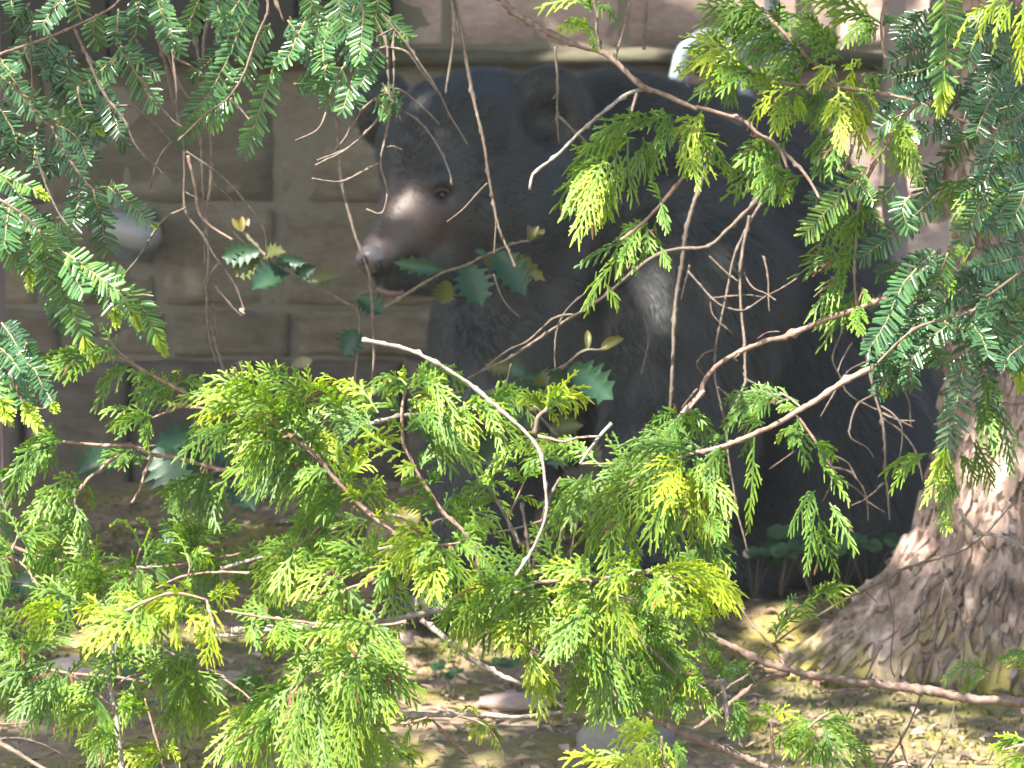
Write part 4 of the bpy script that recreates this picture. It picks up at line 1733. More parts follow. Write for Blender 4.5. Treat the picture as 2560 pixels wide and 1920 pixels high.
cedar('shaded green cedar spray hanging between hemlock shoots over the bear flank', 4.12,
      [('T3', '1530,650>1400,800>1280,1000>1180,1200>1140,1460', 6), ('T3', '1020,1120>1080,1040>1100,930', 5), ('T6', '1140,-180>1120,60>1130,300>1180,560', 5)], '''
T3 1380,760>1430,1100 60 .05 .55
T3 1330,750>1550,1200 50 .12 .55
T3 1300,850>1250,1010 45 .05 .5
T3 1450,900>1500,1150 45 .05 .45
T3 1400,800>1500,1000 50 .1 .6
T3 1180,1320>1050,1640 70 .1 .3
T3 1200,1350>870,1600 60 .15 .3
T3 1150,1280>1300,1490 40 .1 .35
T6 1100,0>750,130 55 .15 .3
T6 1080,100>850,380 60 .1 .35
T6 1130,200>1000,480 50 .05 .35
T6 1120,270>910,590 45 .1 .5
T6 1150,300>1160,500 40 0 .35
T6 1170,200>1210,290 25 0 .35
T6 1060,40>800,50 50 .15 .3
T6 1100,-60>1000,180 55 .1 .3
''', seed=11)
cedar('cedar spray drooping over the upper tree trunk at far right', 4.15,
      [('T3', '2060,800>2020,950>1970,1060>1890,1140', 6, 'brown'), ('T3', '1970,1060>2010,1130', 5, 'brown')], '''
T3 1860,1130>1640,1400 50 .1 .45
T3 1880,1150>1870,1300 45 0 .45
T3 2010,1120>2200,1400 55 .08 .55
T3 2000,1150>1960,1480 50 .0 .55
T3 2060,1050>2160,1000 40 .15 .5
T3 2000,1230>2080,1500 50 .0 .5
T3 1900,1180>1780,1480 50 .05 .4
T3 2020,1140>2120,1480 50 .03 .5
T6 1900,-60>1640,120 50 .1 .4
T6 1660,60>1500,250 50 .1 .55
T6 1640,40>1760,250 40 .05 .55
''', seed=12)
cedar('yellow new cedar growth dangling from the top right corner', 3.7,
      [('T3', '2260,-140>2212,-60>2120,-20', 5, 'brown')], '''
T3 2130,-30>1870,330 30 .2 1
T3 2000,60>1760,310 18 .25 1
T3 2212,-20>2180,520 42 .0 1
T3 2230,100>2230,420 40 .0 1
T3 2140,10>2080,180 30 .05 .75
''', seed=13)
cedar('dull cedar sprigs hanging in front of the lower tree trunk', 4.2,
      [('T6', '2212,950>2090,955>1960,920', 4), ('T6', '1780,1180>1760,1260>1740,1330', 3)], '''
T6 1900,930>2030,1250 45 .08 .25
T6 1930,780>2070,950 35 .1 .25
T6 2050,950>2130,1400 40 .03 .25
T6 1900,1180>2000,1480 50 .05 .35
T6 1800,1280>1900,1450 40 .05 .3
T6 1750,1280>1570,1590 45 .08 .65
T6 1570,1270>1340,1530 36 .1 .55
T6 1590,1270>1300,1400 32 .1 .5
T6 1740,1320>1700,1646 45 0 .6
T9 1680,-40>1720,130 36 0 .75
''', seed=14)
cedar('sparse cedar twig with narrow hanging fronds below the left hemlock', 4.0,
      [('T4', '1280,960>1190,880>980,770>850,690>720,640', 6), ('T4', '1210,950>1100,990>980,1040', 4), ('T4', '850,690>740,600>700,520', 3)], '''
T4 740,640>640,450 28 .2 .4
T4 840,690>600,990 45 .15 .3
T4 760,640>560,630 30 .1 .3
T4 720,650>180,710 60 .12 .3
T4 640,650>280,740 65 .1 .3
T4 560,660>350,650 40 .1 .4
T4 1080,840>870,1010 50 .15 .25
T4 1010,830>940,960 40 .1 .25
T4 950,790>880,800 25 .1 .3
T4 1120,830>1330,850 40 .25 .45
T4 1120,820>1130,740 25 .1 .5
T4 980,1035>650,1010 36 .15 .5
T4 980,1040>710,1130 36 .12 .45
T4 960,1050>940,1230 36 0 .4
''', seed=15)
cedar('thin red stemmed cedar branch crossing the left with tattered dull fronds', 4.05,
      [('T4', '1560,1400>1430,1370>1270,1330>1100,1290>980,1280>860,1230>620,1210>400,1190', 6), ('T4', '850,1240>720,1300>640,1370>560,1440>500,1540', 5), ('T4', '980,1280>930,1400>900,1500>850,1590', 5), ('Z4', '760,40>700,140>690,250>660,360>640,500', 3)], '''
T4 400,1190>130,1250 45 .25 .3
T4 380,1200>50,1430 50 .12 .25
T4 150,1330>60,1600 35 .05 .3
T4 200,1290>140,1580 32 .05 .3
T4 80,1390>-60,1420 30 .1 .3
T4 320,1230>190,1440 40 .1 .25
T4 840,1240>640,1350 40 .1 .25
T4 830,1230>780,1370 30 0 .2
T4 870,1220>890,1340 25 0 .25
T4 930,1200>950,1080 25 .1 .3
Z4 780,20>340,180 60 .15 .35
Z4 740,80>250,370 60 .15 .35
Z4 720,150>350,400 45 .1 .35
Z4 700,250>420,480 45 .1 .35
Z4 790,30>860,270 25 .1 .3
Z4 700,230>790,500 36 .05 .35
Z4 650,420>700,690 30 .05 .4
Z4 640,400>520,640 40 .05 .35
Z4 690,300>600,560 40 .05 .35
''', seed=16)
cedar('tangled cedar sprays at the left edge with thin curled tips', 3.95,
      [('Z4', '360,1000>230,800>100,710>20,740', 4), ('Z4', '100,700>140,560>160,480', 3), ('Z4', '970,1200>960,1110>900,900>800,700', 4)], '''
Z4 170,520>0,290 14 .15 .5
Z4 160,480>340,400 16 .35 .5
Z4 150,540>500,500 50 .1 .4
Z4 300,500>390,850 45 .05 .75
Z4 200,540>290,720 38 .05 .35
Z4 110,700>0,560 36 .1 .35
Z4 130,660>-60,640 40 .1 .35
Z4 550,620>380,850 45 .05 .3
Z4 340,930>230,680 40 .1 .25
Z4 880,900>890,500 28 0 .55
Z4 870,800>660,560 50 .05 .4
Z4 900,850>650,800 50 .1 .4
Z4 920,950>550,760 60 .1 .4
Z4 950,1060>820,920 50 .05 .4
Z4 960,1080>1180,860 40 .3 .5
Z4 920,940>950,790 35 0 .4
Z4 800,1180>300,1000 70 .1 .45
Z4 480,1050>250,1130 50 .1 .35
Z4 700,1120>420,1000 60 .1 .4
Z4 960,1100>640,1060 60 .1 .35
T7 170,880>0,860 50 .15 .35
T7 250,850>60,950 60 .15 .35
T7 200,960>-80,980 50 .1 .3
''', seed=17)
cedar('cedar twig with two bare curling tips and arching fronds over brown ground', 3.95,
      [('Z4', '2300,860>2212,860>1960,860>1740,880>1590,920>1440,1000', 4), ('Z4', '1190,960>1230,860>1270,720>1310,620', 4), ('Z4', '1730,890>1750,800>1720,680', 3)], '''
Z4 1310,640>1010,440 12 .45 .7
Z4 1320,610>1380,440 12 0 .7
Z4 1385,450>1260,360 10 .25 .7
Z4 1330,680>1490,640 30 .2 .4
Z4 1340,610>1560,640 30 .2 .35
Z4 1740,760>1500,520 25 .3 .55
Z4 1740,740>1900,690 30 .25 .55
Z4 1750,820>1980,810 36 .3 .5
Z4 1300,780>1650,890 45 .3 .35
Z4 1200,900>970,830 45 .2 .5
Z4 1250,800>1130,830 36 .25 .4
Z4 1290,900>1380,1040 30 .1 .4
Z4 1500,960>1350,1040 28 .15 .5
Z4 1730,890>1725,1000 14 0 .5
''', seed=18)
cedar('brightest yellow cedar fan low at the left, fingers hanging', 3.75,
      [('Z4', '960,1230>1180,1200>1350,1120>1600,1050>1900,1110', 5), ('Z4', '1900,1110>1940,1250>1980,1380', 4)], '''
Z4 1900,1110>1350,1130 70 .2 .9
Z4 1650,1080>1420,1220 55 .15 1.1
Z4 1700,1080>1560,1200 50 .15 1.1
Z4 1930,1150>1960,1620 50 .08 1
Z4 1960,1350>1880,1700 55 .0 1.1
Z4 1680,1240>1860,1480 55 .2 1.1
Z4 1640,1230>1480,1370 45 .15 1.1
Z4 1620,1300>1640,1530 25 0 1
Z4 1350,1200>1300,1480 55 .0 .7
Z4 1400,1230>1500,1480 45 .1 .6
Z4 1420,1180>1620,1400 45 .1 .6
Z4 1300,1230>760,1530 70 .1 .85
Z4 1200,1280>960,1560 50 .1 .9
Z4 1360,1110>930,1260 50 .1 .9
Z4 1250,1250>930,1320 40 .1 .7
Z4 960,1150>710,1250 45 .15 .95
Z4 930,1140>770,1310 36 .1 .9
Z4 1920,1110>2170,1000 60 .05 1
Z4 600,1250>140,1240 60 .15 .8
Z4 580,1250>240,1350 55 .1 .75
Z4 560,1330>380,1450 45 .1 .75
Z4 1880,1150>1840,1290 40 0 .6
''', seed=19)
cedar('shaded cedar branch with brown thread stems in the bottom left corner', 4.0,
      [('T7', '790,1700>780,1560>740,1280>700,1060>720,850>680,620', 7, 'grey'), ('T7', '740,1280>600,1150>470,1060', 4, 'brown'), ('T7', '760,1110>830,1060>940,1040', 4, 'brown'), ('T7', '1060,1700>1020,1500>960,1310>930,1200', 4)], '''
T7 380,1000>80,1330 60 .05 .2
T7 350,960>0,1130 50 .1 .2
T7 370,1000>180,1420 60 .0 .2
T7 450,1000>320,1380 50 .0 .2
T7 870,850>530,1130 40 .05 .45
T7 860,870>650,1000 40 .1 .4
T7 600,1150>230,1240 60 .1 .55
T7 600,1180>380,1440 60 .1 .65
T7 640,1250>450,1350 50 .1 .55
T7 700,1300>600,1640 55 .05 .3
T7 620,1200>680,1330 36 0 .2
T7 760,1450>500,1500 40 .15 .55
T7 760,1500>520,1530 36 .15 .5
T7 790,1560>680,1640 36 .1 .5
T7 1060,1540>700,1620 50 .1 1
T7 1000,1600>1160,1610 45 .2 .95
T7 1060,1560>860,1680 50 .1 1
T7 1020,1540>950,1490 30 .1 1
T7 940,1290>780,1150 50 .0 .5
T7 950,1300>870,1070 40 .0 .45
T7 1250,900>1000,1250 60 .05 .4
T7 1300,930>950,1000 60 .15 .4
T7 1250,1000>1330,1400 70 .0 .4
T7 1200,1050>1130,1470 60 .0 .35
T7 1240,1020>1450,1250 45 .1 .4
T7 1150,930>1000,1100 50 .1 .4
T7 1230,960>1220,1300 60 0 .4
''', seed=20)
cedar('dark shadowed little cedar spray standing against pale litter at lower left', 4.3, [('T7', '1690,1260>1660,1180', 4, 'brown')], '''
T7 1650,1050>1450,1140 40 .05 0
T7 1660,1190>1600,980 35 .0 0
T7 1660,1190>1710,1000 36 .0 0
T7 1650,1160>1440,1130 36 .05 0
''', seed=21)
cedar('hanging green cedar fronds in front of a white bare twig at centre left', 3.95,
      [('Z5', '1420,-60>1340,80', 4), ('Z5', '1350,-120>1180,60>1000,250>860,340', 4)], '''
Z5 1250,-30>850,220 60 .1 .4
Z5 1200,50>980,330 50 .05 .4
Z5 1000,250>500,880 85 .2 .45
Z5 980,260>620,760 75 .1 .45
Z5 900,350>850,780 70 .0 .55
Z5 880,340>700,700 60 .0 .5
Z5 850,330>500,560 50 .15 .35
Z5 1100,170>1050,420 50 .0 .4
Z5 1000,300>950,520 40 .0 .4
Z5 1180,100>1100,330 40 .0 .4
''', seed=22)
cedar('cedar bough spreading in fans over the middle of the lower left', 3.85,
      [('Z5', '1780,290>1600,490>1330,600>1250,590', 4), ('Z6', '-200,100>100,20>330,30>560,20', 4)], '''
Z5 1900,430>1480,690 35 .1 .8
Z5 1620,500>1100,380 55 .15 .35
Z5 1650,470>1200,300 55 .12 .35
Z5 1700,420>1500,260 50 .1 .4
Z5 1500,560>900,600 40 .15 .7
Z5 1330,600>1050,960 60 .1 .55
Z5 1250,600>860,780 45 .1 .85
Z5 1320,600>1180,950 50 .05 .55
Z5 1600,520>1300,480 50 .1 .4
Z5 1450,480>1080,500 50 .1 .4
Z5 2212,250>1760,270 50 .3 .8
Z5 2212,260>1650,420 60 .15 .7
Z5 2000,300>1800,480 50 .15 .6
Z6 330,40>0,290 55 .2 .7
Z6 330,40>220,330 70 .05 .9
Z6 340,60>310,520 70 .0 .7
Z6 350,60>430,500 60 .05 .6
Z6 380,60>620,450 60 .1 .5
Z6 400,40>780,250 50 .2 .45
Z6 560,30>820,300 45 .25 .35
Z6 350,30>100,150 50 .15 .8
Z6 300,40>120,330 60 .1 .8
Z6 -60,200>-220,560 40 .05 .45
Z6 -100,330>-40,430 26 .1 .4
''', seed=23)
cedar('heavy cedar fan filling the bottom left of centre, fingers pointing down', 3.75,
      [('Z5', '1900,1000>1700,1050>1450,1060>1200,1030>800,990>230,920', 5), ('Z5', '1250,1090>1350,1200>1450,1330', 5), ('T7', '2350,900>2150,1000>2000,1050>1850,1200', 4)], '''
Z5 1700,1050>950,1170 60 .1 .55
Z5 1250,1080>1400,1340 50 .05 .9
Z5 1300,1100>1050,1300 55 .12 .7
Z5 1300,1130>1800,1250 60 .15 .5
Z5 1300,1130>1220,1400 45 .0 .9
Z5 1500,1080>1860,1340 55 .15 .4
Z5 1450,1330>1200,1600 70 .1 .55
Z5 1450,1330>1300,1750 75 .0 .55
Z5 1450,1330>1500,1900 80 .0 .65
Z5 1460,1330>1750,1850 80 .05 .6
Z5 1470,1330>2020,1640 70 .12 .45
Z5 1480,1320>1900,1500 60 .15 .4
Z5 1400,1300>1150,1400 60 .12 .6
Z5 680,980>270,920 40 .1 .45
Z5 480,980>470,1280 30 .05 .6
Z5 700,1000>600,1330 45 .05 .45
Z5 720,1000>900,1250 50 .08 .45
Z5 640,1000>380,1100 40 .15 .4
Z5 700,1000>750,1250 45 0 .5
Z5 1100,1080>800,1300 60 .1 .45
Z5 1150,1150>950,1500 70 .0 .4
T8 130,870>320,1330 70 .0 .55
T8 130,870>500,1250 60 .1 .4
T8 100,900>230,1600 90 .0 .55
T8 80,950>60,1640 90 .0 .55
T8 0,950>-200,1500 90 .05 .45
T8 200,1250>330,1600 70 0 .5
T8 60,1200>-120,1700 80 0 .45
T8 150,1200>180,1750 80 0 .5
T7 1700,1250>1370,1370 50 .1 .8
T7 1720,1250>1350,1600 80 .1 .55
T7 1850,1200>1700,1640 90 .05 .45
T7 1900,1100>1600,1480 70 .1 .45
T7 2000,1000>2100,1640 90 .0 .4
T7 1800,1250>1500,1560 80 .05 .5
T7 1950,1150>1880,1640 80 .0 .45
T7 2000,1000>1800,1250 70 .1 .5
''', seed=24)
cedar('level cedar bough across the lower middle with comb like drooping sprays', 3.9,
      [('Z6', '2300,420>1900,380>1600,370>1240,400>900,490>640,530', 6), ('Z6', '1130,920>1280,1040>1400,1140', 6, 'brown')], '''
Z6 1250,400>430,560 70 .08 .4
Z6 1200,450>350,750 80 .12 .4
Z6 1000,500>430,980 75 .12 .65
Z6 900,520>600,900 70 .1 .7
Z6 800,520>520,800 70 .1 .6
Z6 1100,480>720,1000 70 .08 .4
Z6 1200,450>900,780 60 .1 .4
Z6 1400,400>1150,850 70 .08 .45
Z6 1450,420>1250,700 60 .1 .45
Z6 1850,340>1250,310 50 .15 .7
Z6 1800,350>1500,330 50 .25 .7
Z6 1750,400>1450,600 60 .12 .8
Z6 1800,420>1700,780 70 .0 .9
Z6 1820,420>1880,900 70 .0 .9
Z6 1760,400>1580,700 70 .1 .85
Z6 1850,500>1400,1100 80 .1 .35
Z6 1900,450>2100,900 70 .08 .7
Z6 1650,800>1350,1100 60 .12 .35
Z6 1580,900>1850,1250 60 .12 .5
Z6 1900,700>1850,1200 70 .0 .4
Z6 2000,700>1980,1400 75 .0 .4
Z6 1650,950>1750,1640 70 .0 .45
Z6 1900,950>1950,1640 70 .0 .4
Z6 1600,700>1500,1050 60 .0 .35
Z6 1100,720>920,950 55 .12 .9
Z6 1050,750>980,1050 40 .0 .8
Z6 1180,750>1320,870 45 .15 .85
Z6 1200,1030>1060,1040 35 .15 1
Z6 1220,1060>1300,1640 45 .05 .85
Z6 1280,1100>1400,1500 45 .08 .8
Z6 1200,1040>1250,1250 45 .05 .9
Z6 1150,350>950,440 40 .15 .9
Z6 900,250>630,400 50 .15 1
Z6 880,480>640,470 50 .15 1.05
Z6 850,350>700,480 50 .15 1
Z6 1460,280>1370,220 18 .15 .9
''', seed=25)
cedar('sunlit arching ridge of cedar below the bear forepaws, right of centre', 3.9,
      [('Z7', '-100,380>150,330>400,300>650,330>850,380>1100,470', 6), ('Z7', '480,640>300,560>160,520', 5, 'grey')], '''
Z7 400,290>0,320 50 .3 .7
Z7 380,280>-60,500 55 .2 .6
Z7 430,300>700,520 60 .2 .8
Z7 450,300>1300,510 75 .15 .85
Z7 600,330>1250,470 60 .15 .95
Z7 800,370>1280,580 60 .15 1
Z7 850,380>1060,690 60 .1 .9
Z7 650,370>780,620 55 .1 .6
Z7 500,330>520,620 60 .05 .6
Z7 350,280>120,480 55 .15 .7
Z7 300,290>330,500 60 .05 .6
Z7 400,300>450,600 60 .05 .55
Z7 230,290>150,520 60 .05 .7
Z7 950,440>1250,600 55 .1 1
Z7 700,350>640,480 45 .05 .6
Z7 640,280>860,290 28 .25 .5
Z7 990,370>1210,330 26 .35 .75
Z7 900,300>800,100 40 0 .35
''', seed=26)
cedar('small pale cedar shoot with curled combs rising from the thick brown branch', 3.95,
      [('Z7', '915,830>925,700>945,560>960,440', 4)], '''
Z7 920,820>620,600 14 .35 .95
Z7 930,700>680,610 14 .3 .9
Z7 930,800>810,500 16 .2 .9
Z7 920,820>800,690 14 .3 .95
Z7 940,760>960,440 28 .0 .8
Z7 925,810>990,790 14 .1 .7
Z7 540,650>780,700 32 .15 .95
''', seed=27)
cedar('long green cedar tassels drooping at the bottom right of centre', 4.0,
      [('Z7', '60,380>200,620>330,850>520,1060>700,1240', 6, 'brown'), ('Z7', '700,1200>850,1300>1000,1430', 4, 'grey')], '''
Z7 150,500>600,1000 80 .1 .4
Z7 300,800>900,1270 70 .15 .55
Z7 200,700>50,1400 80 .0 .4
Z7 150,600>-60,1200 80 .0 .4
Z7 350,900>400,1640 80 .0 .35
Z7 450,1000>730,1180 60 .12 .45
Z7 280,750>560,780 60 .15 .35
Z7 330,820>640,900 55 .12 .35
Z7 420,950>560,1300 70 .05 .4
Z7 700,1250>1000,1520 45 .12 .65
Z7 720,1270>750,1640 50 .0 .55
Z7 780,1290>1080,1640 45 .08 .55
Z7 600,1150>550,1640 60 .0 .4
Z7 640,1200>480,1500 60 .05 .4
Z7 300,1350>200,1560 50 .1 .5
Z7 560,1360>220,1480 40 .15 .4
Z7 250,1100>180,1640 70 0 .4
Z7 100,900>-20,1640 80 0 .4
''', seed=28)
cedar('drab thin cedar sapling standing before the fork of the brown branch', 4.2,
      [('Z7', '1190,1720>1160,1500>1080,1250>960,1040>910,900', 6, 'grey')], '''
Z7 1080,1250>930,960 30 .0 .3
Z7 1080,1260>1450,1350 35 .35 .3
Z7 1080,1240>1160,1180 26 .1 .35
Z7 1000,1100>1080,1020 30 .1 .4
Z7 980,1080>880,1060 26 .1 .35
Z7 1090,1280>1300,1220 30 .2 .3
''', seed=29)
cedar('little bright cedar sprig growing where two thin twigs cross at right', 4.3,
      [('Z7', '1620,930>1650,820>1760,700', 3, 'brown')], '''
Z7 1620,900>1700,640 35 .0 .7
Z7 1650,820>2000,570 36 .2 .4
Z7 1620,890>1610,770 12 0 .6
T9 850,560>1120,480 40 .15 .7
T9 880,500>1050,570 36 .15 .8
T9 820,580>960,450 30 .1 .6
''', seed=30)
cedar('small cedar clump on a forked reddish stem at the bottom right', 4.05,
      [('T9', '600,1700>660,1600>720,1500>870,1340>960,1290', 6), ('T9', '600,1600>590,1330', 5)], '''
T9 570,1350>430,1400 30 .15 .7
T9 590,1320>730,1340 40 .2 .8
T9 580,1310>520,1270 26 .15 .6
T9 870,1340>610,1520 50 .2 .45
T9 870,1340>1110,1540 60 .2 .45
T9 850,1400>820,1600 50 .0 .5
T9 920,1380>990,1640 60 .05 .4
T9 1050,1500>1230,1646 50 .1 .4
T9 840,1380>690,1560 50 .1 .5
T9 800,1460>780,1490 22 .1 .95
T9 330,1220>420,1330 36 .05 .4
T9 360,1240>360,1450 36 0 .35
''', seed=31)
cedar('cedar spray entering from the bottom right corner', 4.0,
      [('T9', '2400,1480>2212,1500>2080,1530', 4)], '''
T9 2260,1470>1970,1570 50 .15 .7
T9 2240,1560>2050,1650 40 .15 1
T9 2250,1640>2120,1680 40 .1 1
''', seed=32)
cedar('faint blurred cedar sprig over the thick brown branch at far right', 4.6,
      [('T9', '2300,930>2180,940>2040,1000>1960,1050', 3)], '''
T9 2260,930>2040,960 30 .1 .6
T9 2250,1000>2100,960 30 .1 .6
T9 2000,1030>1690,1090 36 .15 .35
T9 1860,1050>1830,1220 20 0 .35
T9 1980,1040>1860,1110 26 .1 .35
''', seed=33)
cedar('vivid yellow cedar tips rising from the bottom edge right of centre', 3.7,
      [('T8', '2150,1760>2080,1600>2060,1440', 5), ('T8', '2000,1720>1850,1640>1700,1620', 4)], '''
T8 2060,1420>1770,1480 60 .15 1
T8 2080,1450>1900,1640 70 .1 .9
T8 2100,1480>2060,1650 60 0 .8
T8 1720,1620>1450,1590 45 .15 1.1
T8 1900,1650>1600,1600 50 .12 1.05
T8 1980,1660>1760,1620 50 .12 1
T8 2140,1500>2212,1646 40 .1 .3
''', seed=34)
cedar('few small bright cedar tips hung along the white horizontal twig', 4.05,
      [('T8', '760,1310>870,1340>960,1400>1040,1520>1080,1646', 4, 'brown'), ('T8', '560,1320>470,1350>340,1370', 4)], '''
T8 940,1340>870,1430 40 .1 .85
T8 930,1350>1020,1530 30 .1 .7
T8 780,1300>880,1280 25 .25 1
T8 600,1340>340,1370 30 .1 .55
T8 320,1600>540,1600 36 .35 .8
T8 460,1370>410,1500 20 0 .6
T8 360,690>340,840 26 .1 .8
''', seed=35)



def filler(label, d, stem, seed, n, hw, ln, leaf_tone, up=0.25):
    r = random.Random(seed)
    pp = [tuple(float(q) for q in p.split(',')) for p in stem.split('>')]
    out = []
    for i in range(n):
        t = (i + r.random()) / n * (len(pp) - 1)
        k = min(int(t), len(pp) - 2)
        f = t - k
        x, y = pp[k][0] + (pp[k + 1][0] - pp[k][0]) * f, pp[k][1] + (pp[k + 1][1] - pp[k][1]) * f
        a = r.uniform(-1.15, 1.15)
        l = ln * r.uniform(.6, 1.2)
        sgn = -1 if r.random() < up else 1
        out.append('PX %.0f,%.0f>%.0f,%.0f %.0f %.2f %.2f' % (x, y, x + l * math.sin(a), y + sgn * l * math.cos(a), hw * r.uniform(.7, 1.2), r.uniform(.05, .25), leaf_tone * r.uniform(.4, 1.3)))
    return cedar(label, d, [('PX', stem, 5)], '\n'.join(out), seed=seed)


filler('back row cedar bough in half shade low at the left, behind the yellow fan', 4.3, '-60,1330>150,1400>380,1420>620,1380', 201, 16, 55, 170, .35)
filler('back row cedar bough low at the bottom left, drooping to the frame edge', 4.25, '-60,1620>150,1680>340,1700>520,1760', 202, 13, 60, 190, .4)
filler('back row cedar bough at the lower middle behind the heavy fan', 4.25, '560,1480>760,1500>960,1440>1130,1400', 203, 12, 60, 180, .4)
filler('back row cedar bough left of centre, under the upper sunlit mass', 4.2, '420,1010>600,1040>760,1120>880,1240', 204, 12, 55, 150, .45)
filler('back row cedar bough right of centre, under the arching ridge', 4.25, '1280,1480>1450,1520>1620,1500>1760,1560', 205, 11, 58, 180, .4)

# ------------------------------------------------------------------ hemlock
hemlock('dark hemlock branch crossing the upper left corner on a pinkish stem', 4.0,
        [('T1', '-80,370>0,345>250,265>480,170>700,60>800,-40', 5)], '''
T1 480,-20>500,60>530,140 38 .35
T1 420,-20>320,90>260,190 36 .3
T1 760,60>755,180>748,290 32 .3
T1 620,90>600,200>640,280 32 .35
T1 1010,-40>1040,100>1090,200>1165,350 40 .4
T1 1290,-30>1240,100>1200,170>1250,220 42 .4
T1 900,-40>890,120>870,240 36 .25
T1 340,120>260,150>160,130 34 .2 0 .12
T1 190,20>120,100>60,200 34 .15 0 .15
T1 60,-30>80,40>90,100 30 .25
T1 0,380>60,450>110,470 36 .3
T1 200,230>160,330>100,430 34 .2 0 .1
T1 330,220>300,330>260,420 34 .2 0 .12
T1 620,100>700,160>760,170 30 .35
''', seed=1)
hemlock('glossy hemlock sprays hanging from the top edge left of the bear head', 4.0,
        [('T1', '1700,-60>1720,80>1640,260>1560,480>1460,640>1300,760>1140,900', 4), ('T1', '1760,-40>1820,130', 5)], '''
T1 1620,-30>1530,220>1440,430>1330,620>1200,760 42 .4
T1 1740,150>1640,300>1560,500>1460,640>1290,760 42 .45
T1 1300,760>1220,840>1130,900 30 .35
T1 1800,330>1740,480>1690,650>1640,800>1570,970 44 .5
T1 1480,660>1410,720>1330,790 40 .5
T1 1890,230>1950,290>2000,345 36 .35
T1 1980,-40>2020,60>2050,150>2020,260 38 .4
T1 2130,60>2090,240>2080,400>2140,540 40 .4
T1 1850,130>1920,220>2000,340>2060,430 38 .35
T1 2212,110>2120,260>2010,420 38 .35
T1 1890,540>2000,530>2110,500 34 .35
T1 2180,-40>2190,90>2230,220 38 .45
T2 120,-60>150,80>140,200>130,380 40 .45
T2 250,-40>240,60>210,140 36 .55
T2 40,120>60,300>110,420>140,500 36 .4
T2 300,100>380,190>440,240 34 .5
T2 190,180>300,230>420,260 32 .45
T2 250,300>190,430>130,560 34 .4
T2 290,560>330,640>390,690 34 .45
T2 230,640>280,690>330,740 32 .5
T2 20,430>-40,560>-100,680 36 .35
T2 80,520>40,640>20,720 34 .35
T1 1960,140>1900,260>1860,360>1790,420 36 .35
T1 1560,-30>1500,60>1440,120>1380,210 40 .45
T1 1400,-30>1400,60>1440,130 36 .35
T1 2100,420>2060,520>2000,560 34 .35
''', seed=2)
hemlock('long shaded hemlock branch of the upper left with needles like feathers', 4.08,
        [('T1', '-60,420>0,480>100,560>290,780>340,820>430,1000>530,1150>600,1220>760,1270', 4)], '''
T1 0,400>100,530>200,660>280,760 40 .3
T1 760,300>850,430>940,590>1010,680 44 .4
T1 720,390>640,460>560,530>470,570 42 .45
T1 430,330>450,560>560,680>700,800>810,940 44 .12
T1 350,770>450,740>540,770>620,830 34 .5 14
T1 30,600>40,780>60,1000 40 .2
T1 240,820>225,960>215,1080 32 .2
T1 340,820>430,1000>530,1150 42 .25
T1 360,800>460,850>530,940>565,1050 30 .3
T1 520,1170>500,1320>460,1470 44 .25
T1 600,1220>650,1430>695,1630 42 .3
T1 730,1180>800,1280>880,1350>980,1440 30 .4 10
T1 620,1210>700,1200>770,1280 32 .25
T1 100,570>170,620>260,640 34 .25
T1 200,680>310,700>380,720 32 .3
T1 500,560>520,680>600,800>640,900 38 .1
T1 0,700>80,830>110,950 36 .15
T1 130,860>60,960>20,1060 36 .15
T1 420,980>350,1040>300,1130 36 .2
T1 640,560>720,700>770,860 38 .1
T1 250,420>380,480>440,600 38 .08
T1 480,360>380,380>330,500 38 .1
''', seed=3)
hemlock('bright hemlock branch at left tipped with pale green new growth', 3.9,
        [('T1', '-80,1240>0,1290>160,1390>330,1550>450,1646', 5), ('T4', '450,0>620,130>760,220>860,260', 4), ('T4', '860,260>920,250>985,258', 4)], '''
T1 0,1290>160,1390>330,1550>450,1646 42 .5
T4 420,-20>540,60>640,140>760,220 44 .55
T4 760,220>860,260>940,380>1010,520 44 .5 30
T4 370,-60>400,180>460,340>548,540 46 .5 36
T4 190,-80>185,0>190,95 44 .45 28
T4 600,90>690,200>725,290>735,360 40 .5 28
T4 760,230>820,300>855,385 34 .5 22
T1 -40,1110>120,1170>230,1230 36 .5 24
T1 190,1470>185,1560>185,1646 44 .45
T1 60,1340>40,1460>30,1600 42 .35
T1 300,1520>400,1500>470,1560 38 .55
T1 250,1480>300,1600>330,1700 42 .5
T4 500,30>560,130>640,240 40 .45
T4 260,-60>290,40>320,130>330,200 42 .45
T4 620,130>700,110>790,140 36 .45
T4 420,20>500,170>540,240 40 .4
T1 -40,1500>60,1600>140,1700 42 .45
T1 30,1400>-30,1500>-60,1600 40 .3
''', seed=4)
hemlock('low hemlock tip at the left edge with two big lime green tufts', 3.8,
        [('T4', '-60,600>0,650>60,740>130,920>160,970', 6)], '''
T4 0,650>60,740>130,920>170,975 42 .45 46
T4 -60,760>-20,860>10,940 40 .6 46
T4 10,430>70,510>110,580>150,660 40 .15 0 .2
T4 170,560>200,640>235,710 34 .3 12 .1
T4 260,820>310,890>345,960 32 .35 24 .1
T4 60,720>120,760>190,800 40 .3
T4 90,840>190,860>240,940 38 .3
T4 -40,560>60,640>130,740 40 .25
T4 110,600>170,690>230,740>280,860 36 .2 0 .12
T4 -20,480>20,600>60,700 40 .2
''', seed=5)
hemlock('hemlock shoot hanging straight from the top right with one lime tip', 3.7,
        [('T3', '1670,-120>1690,-20', 4)], '''
T3 1690,-40>1715,130>1712,280>1690,560 54 .55 42
''', seed=6)
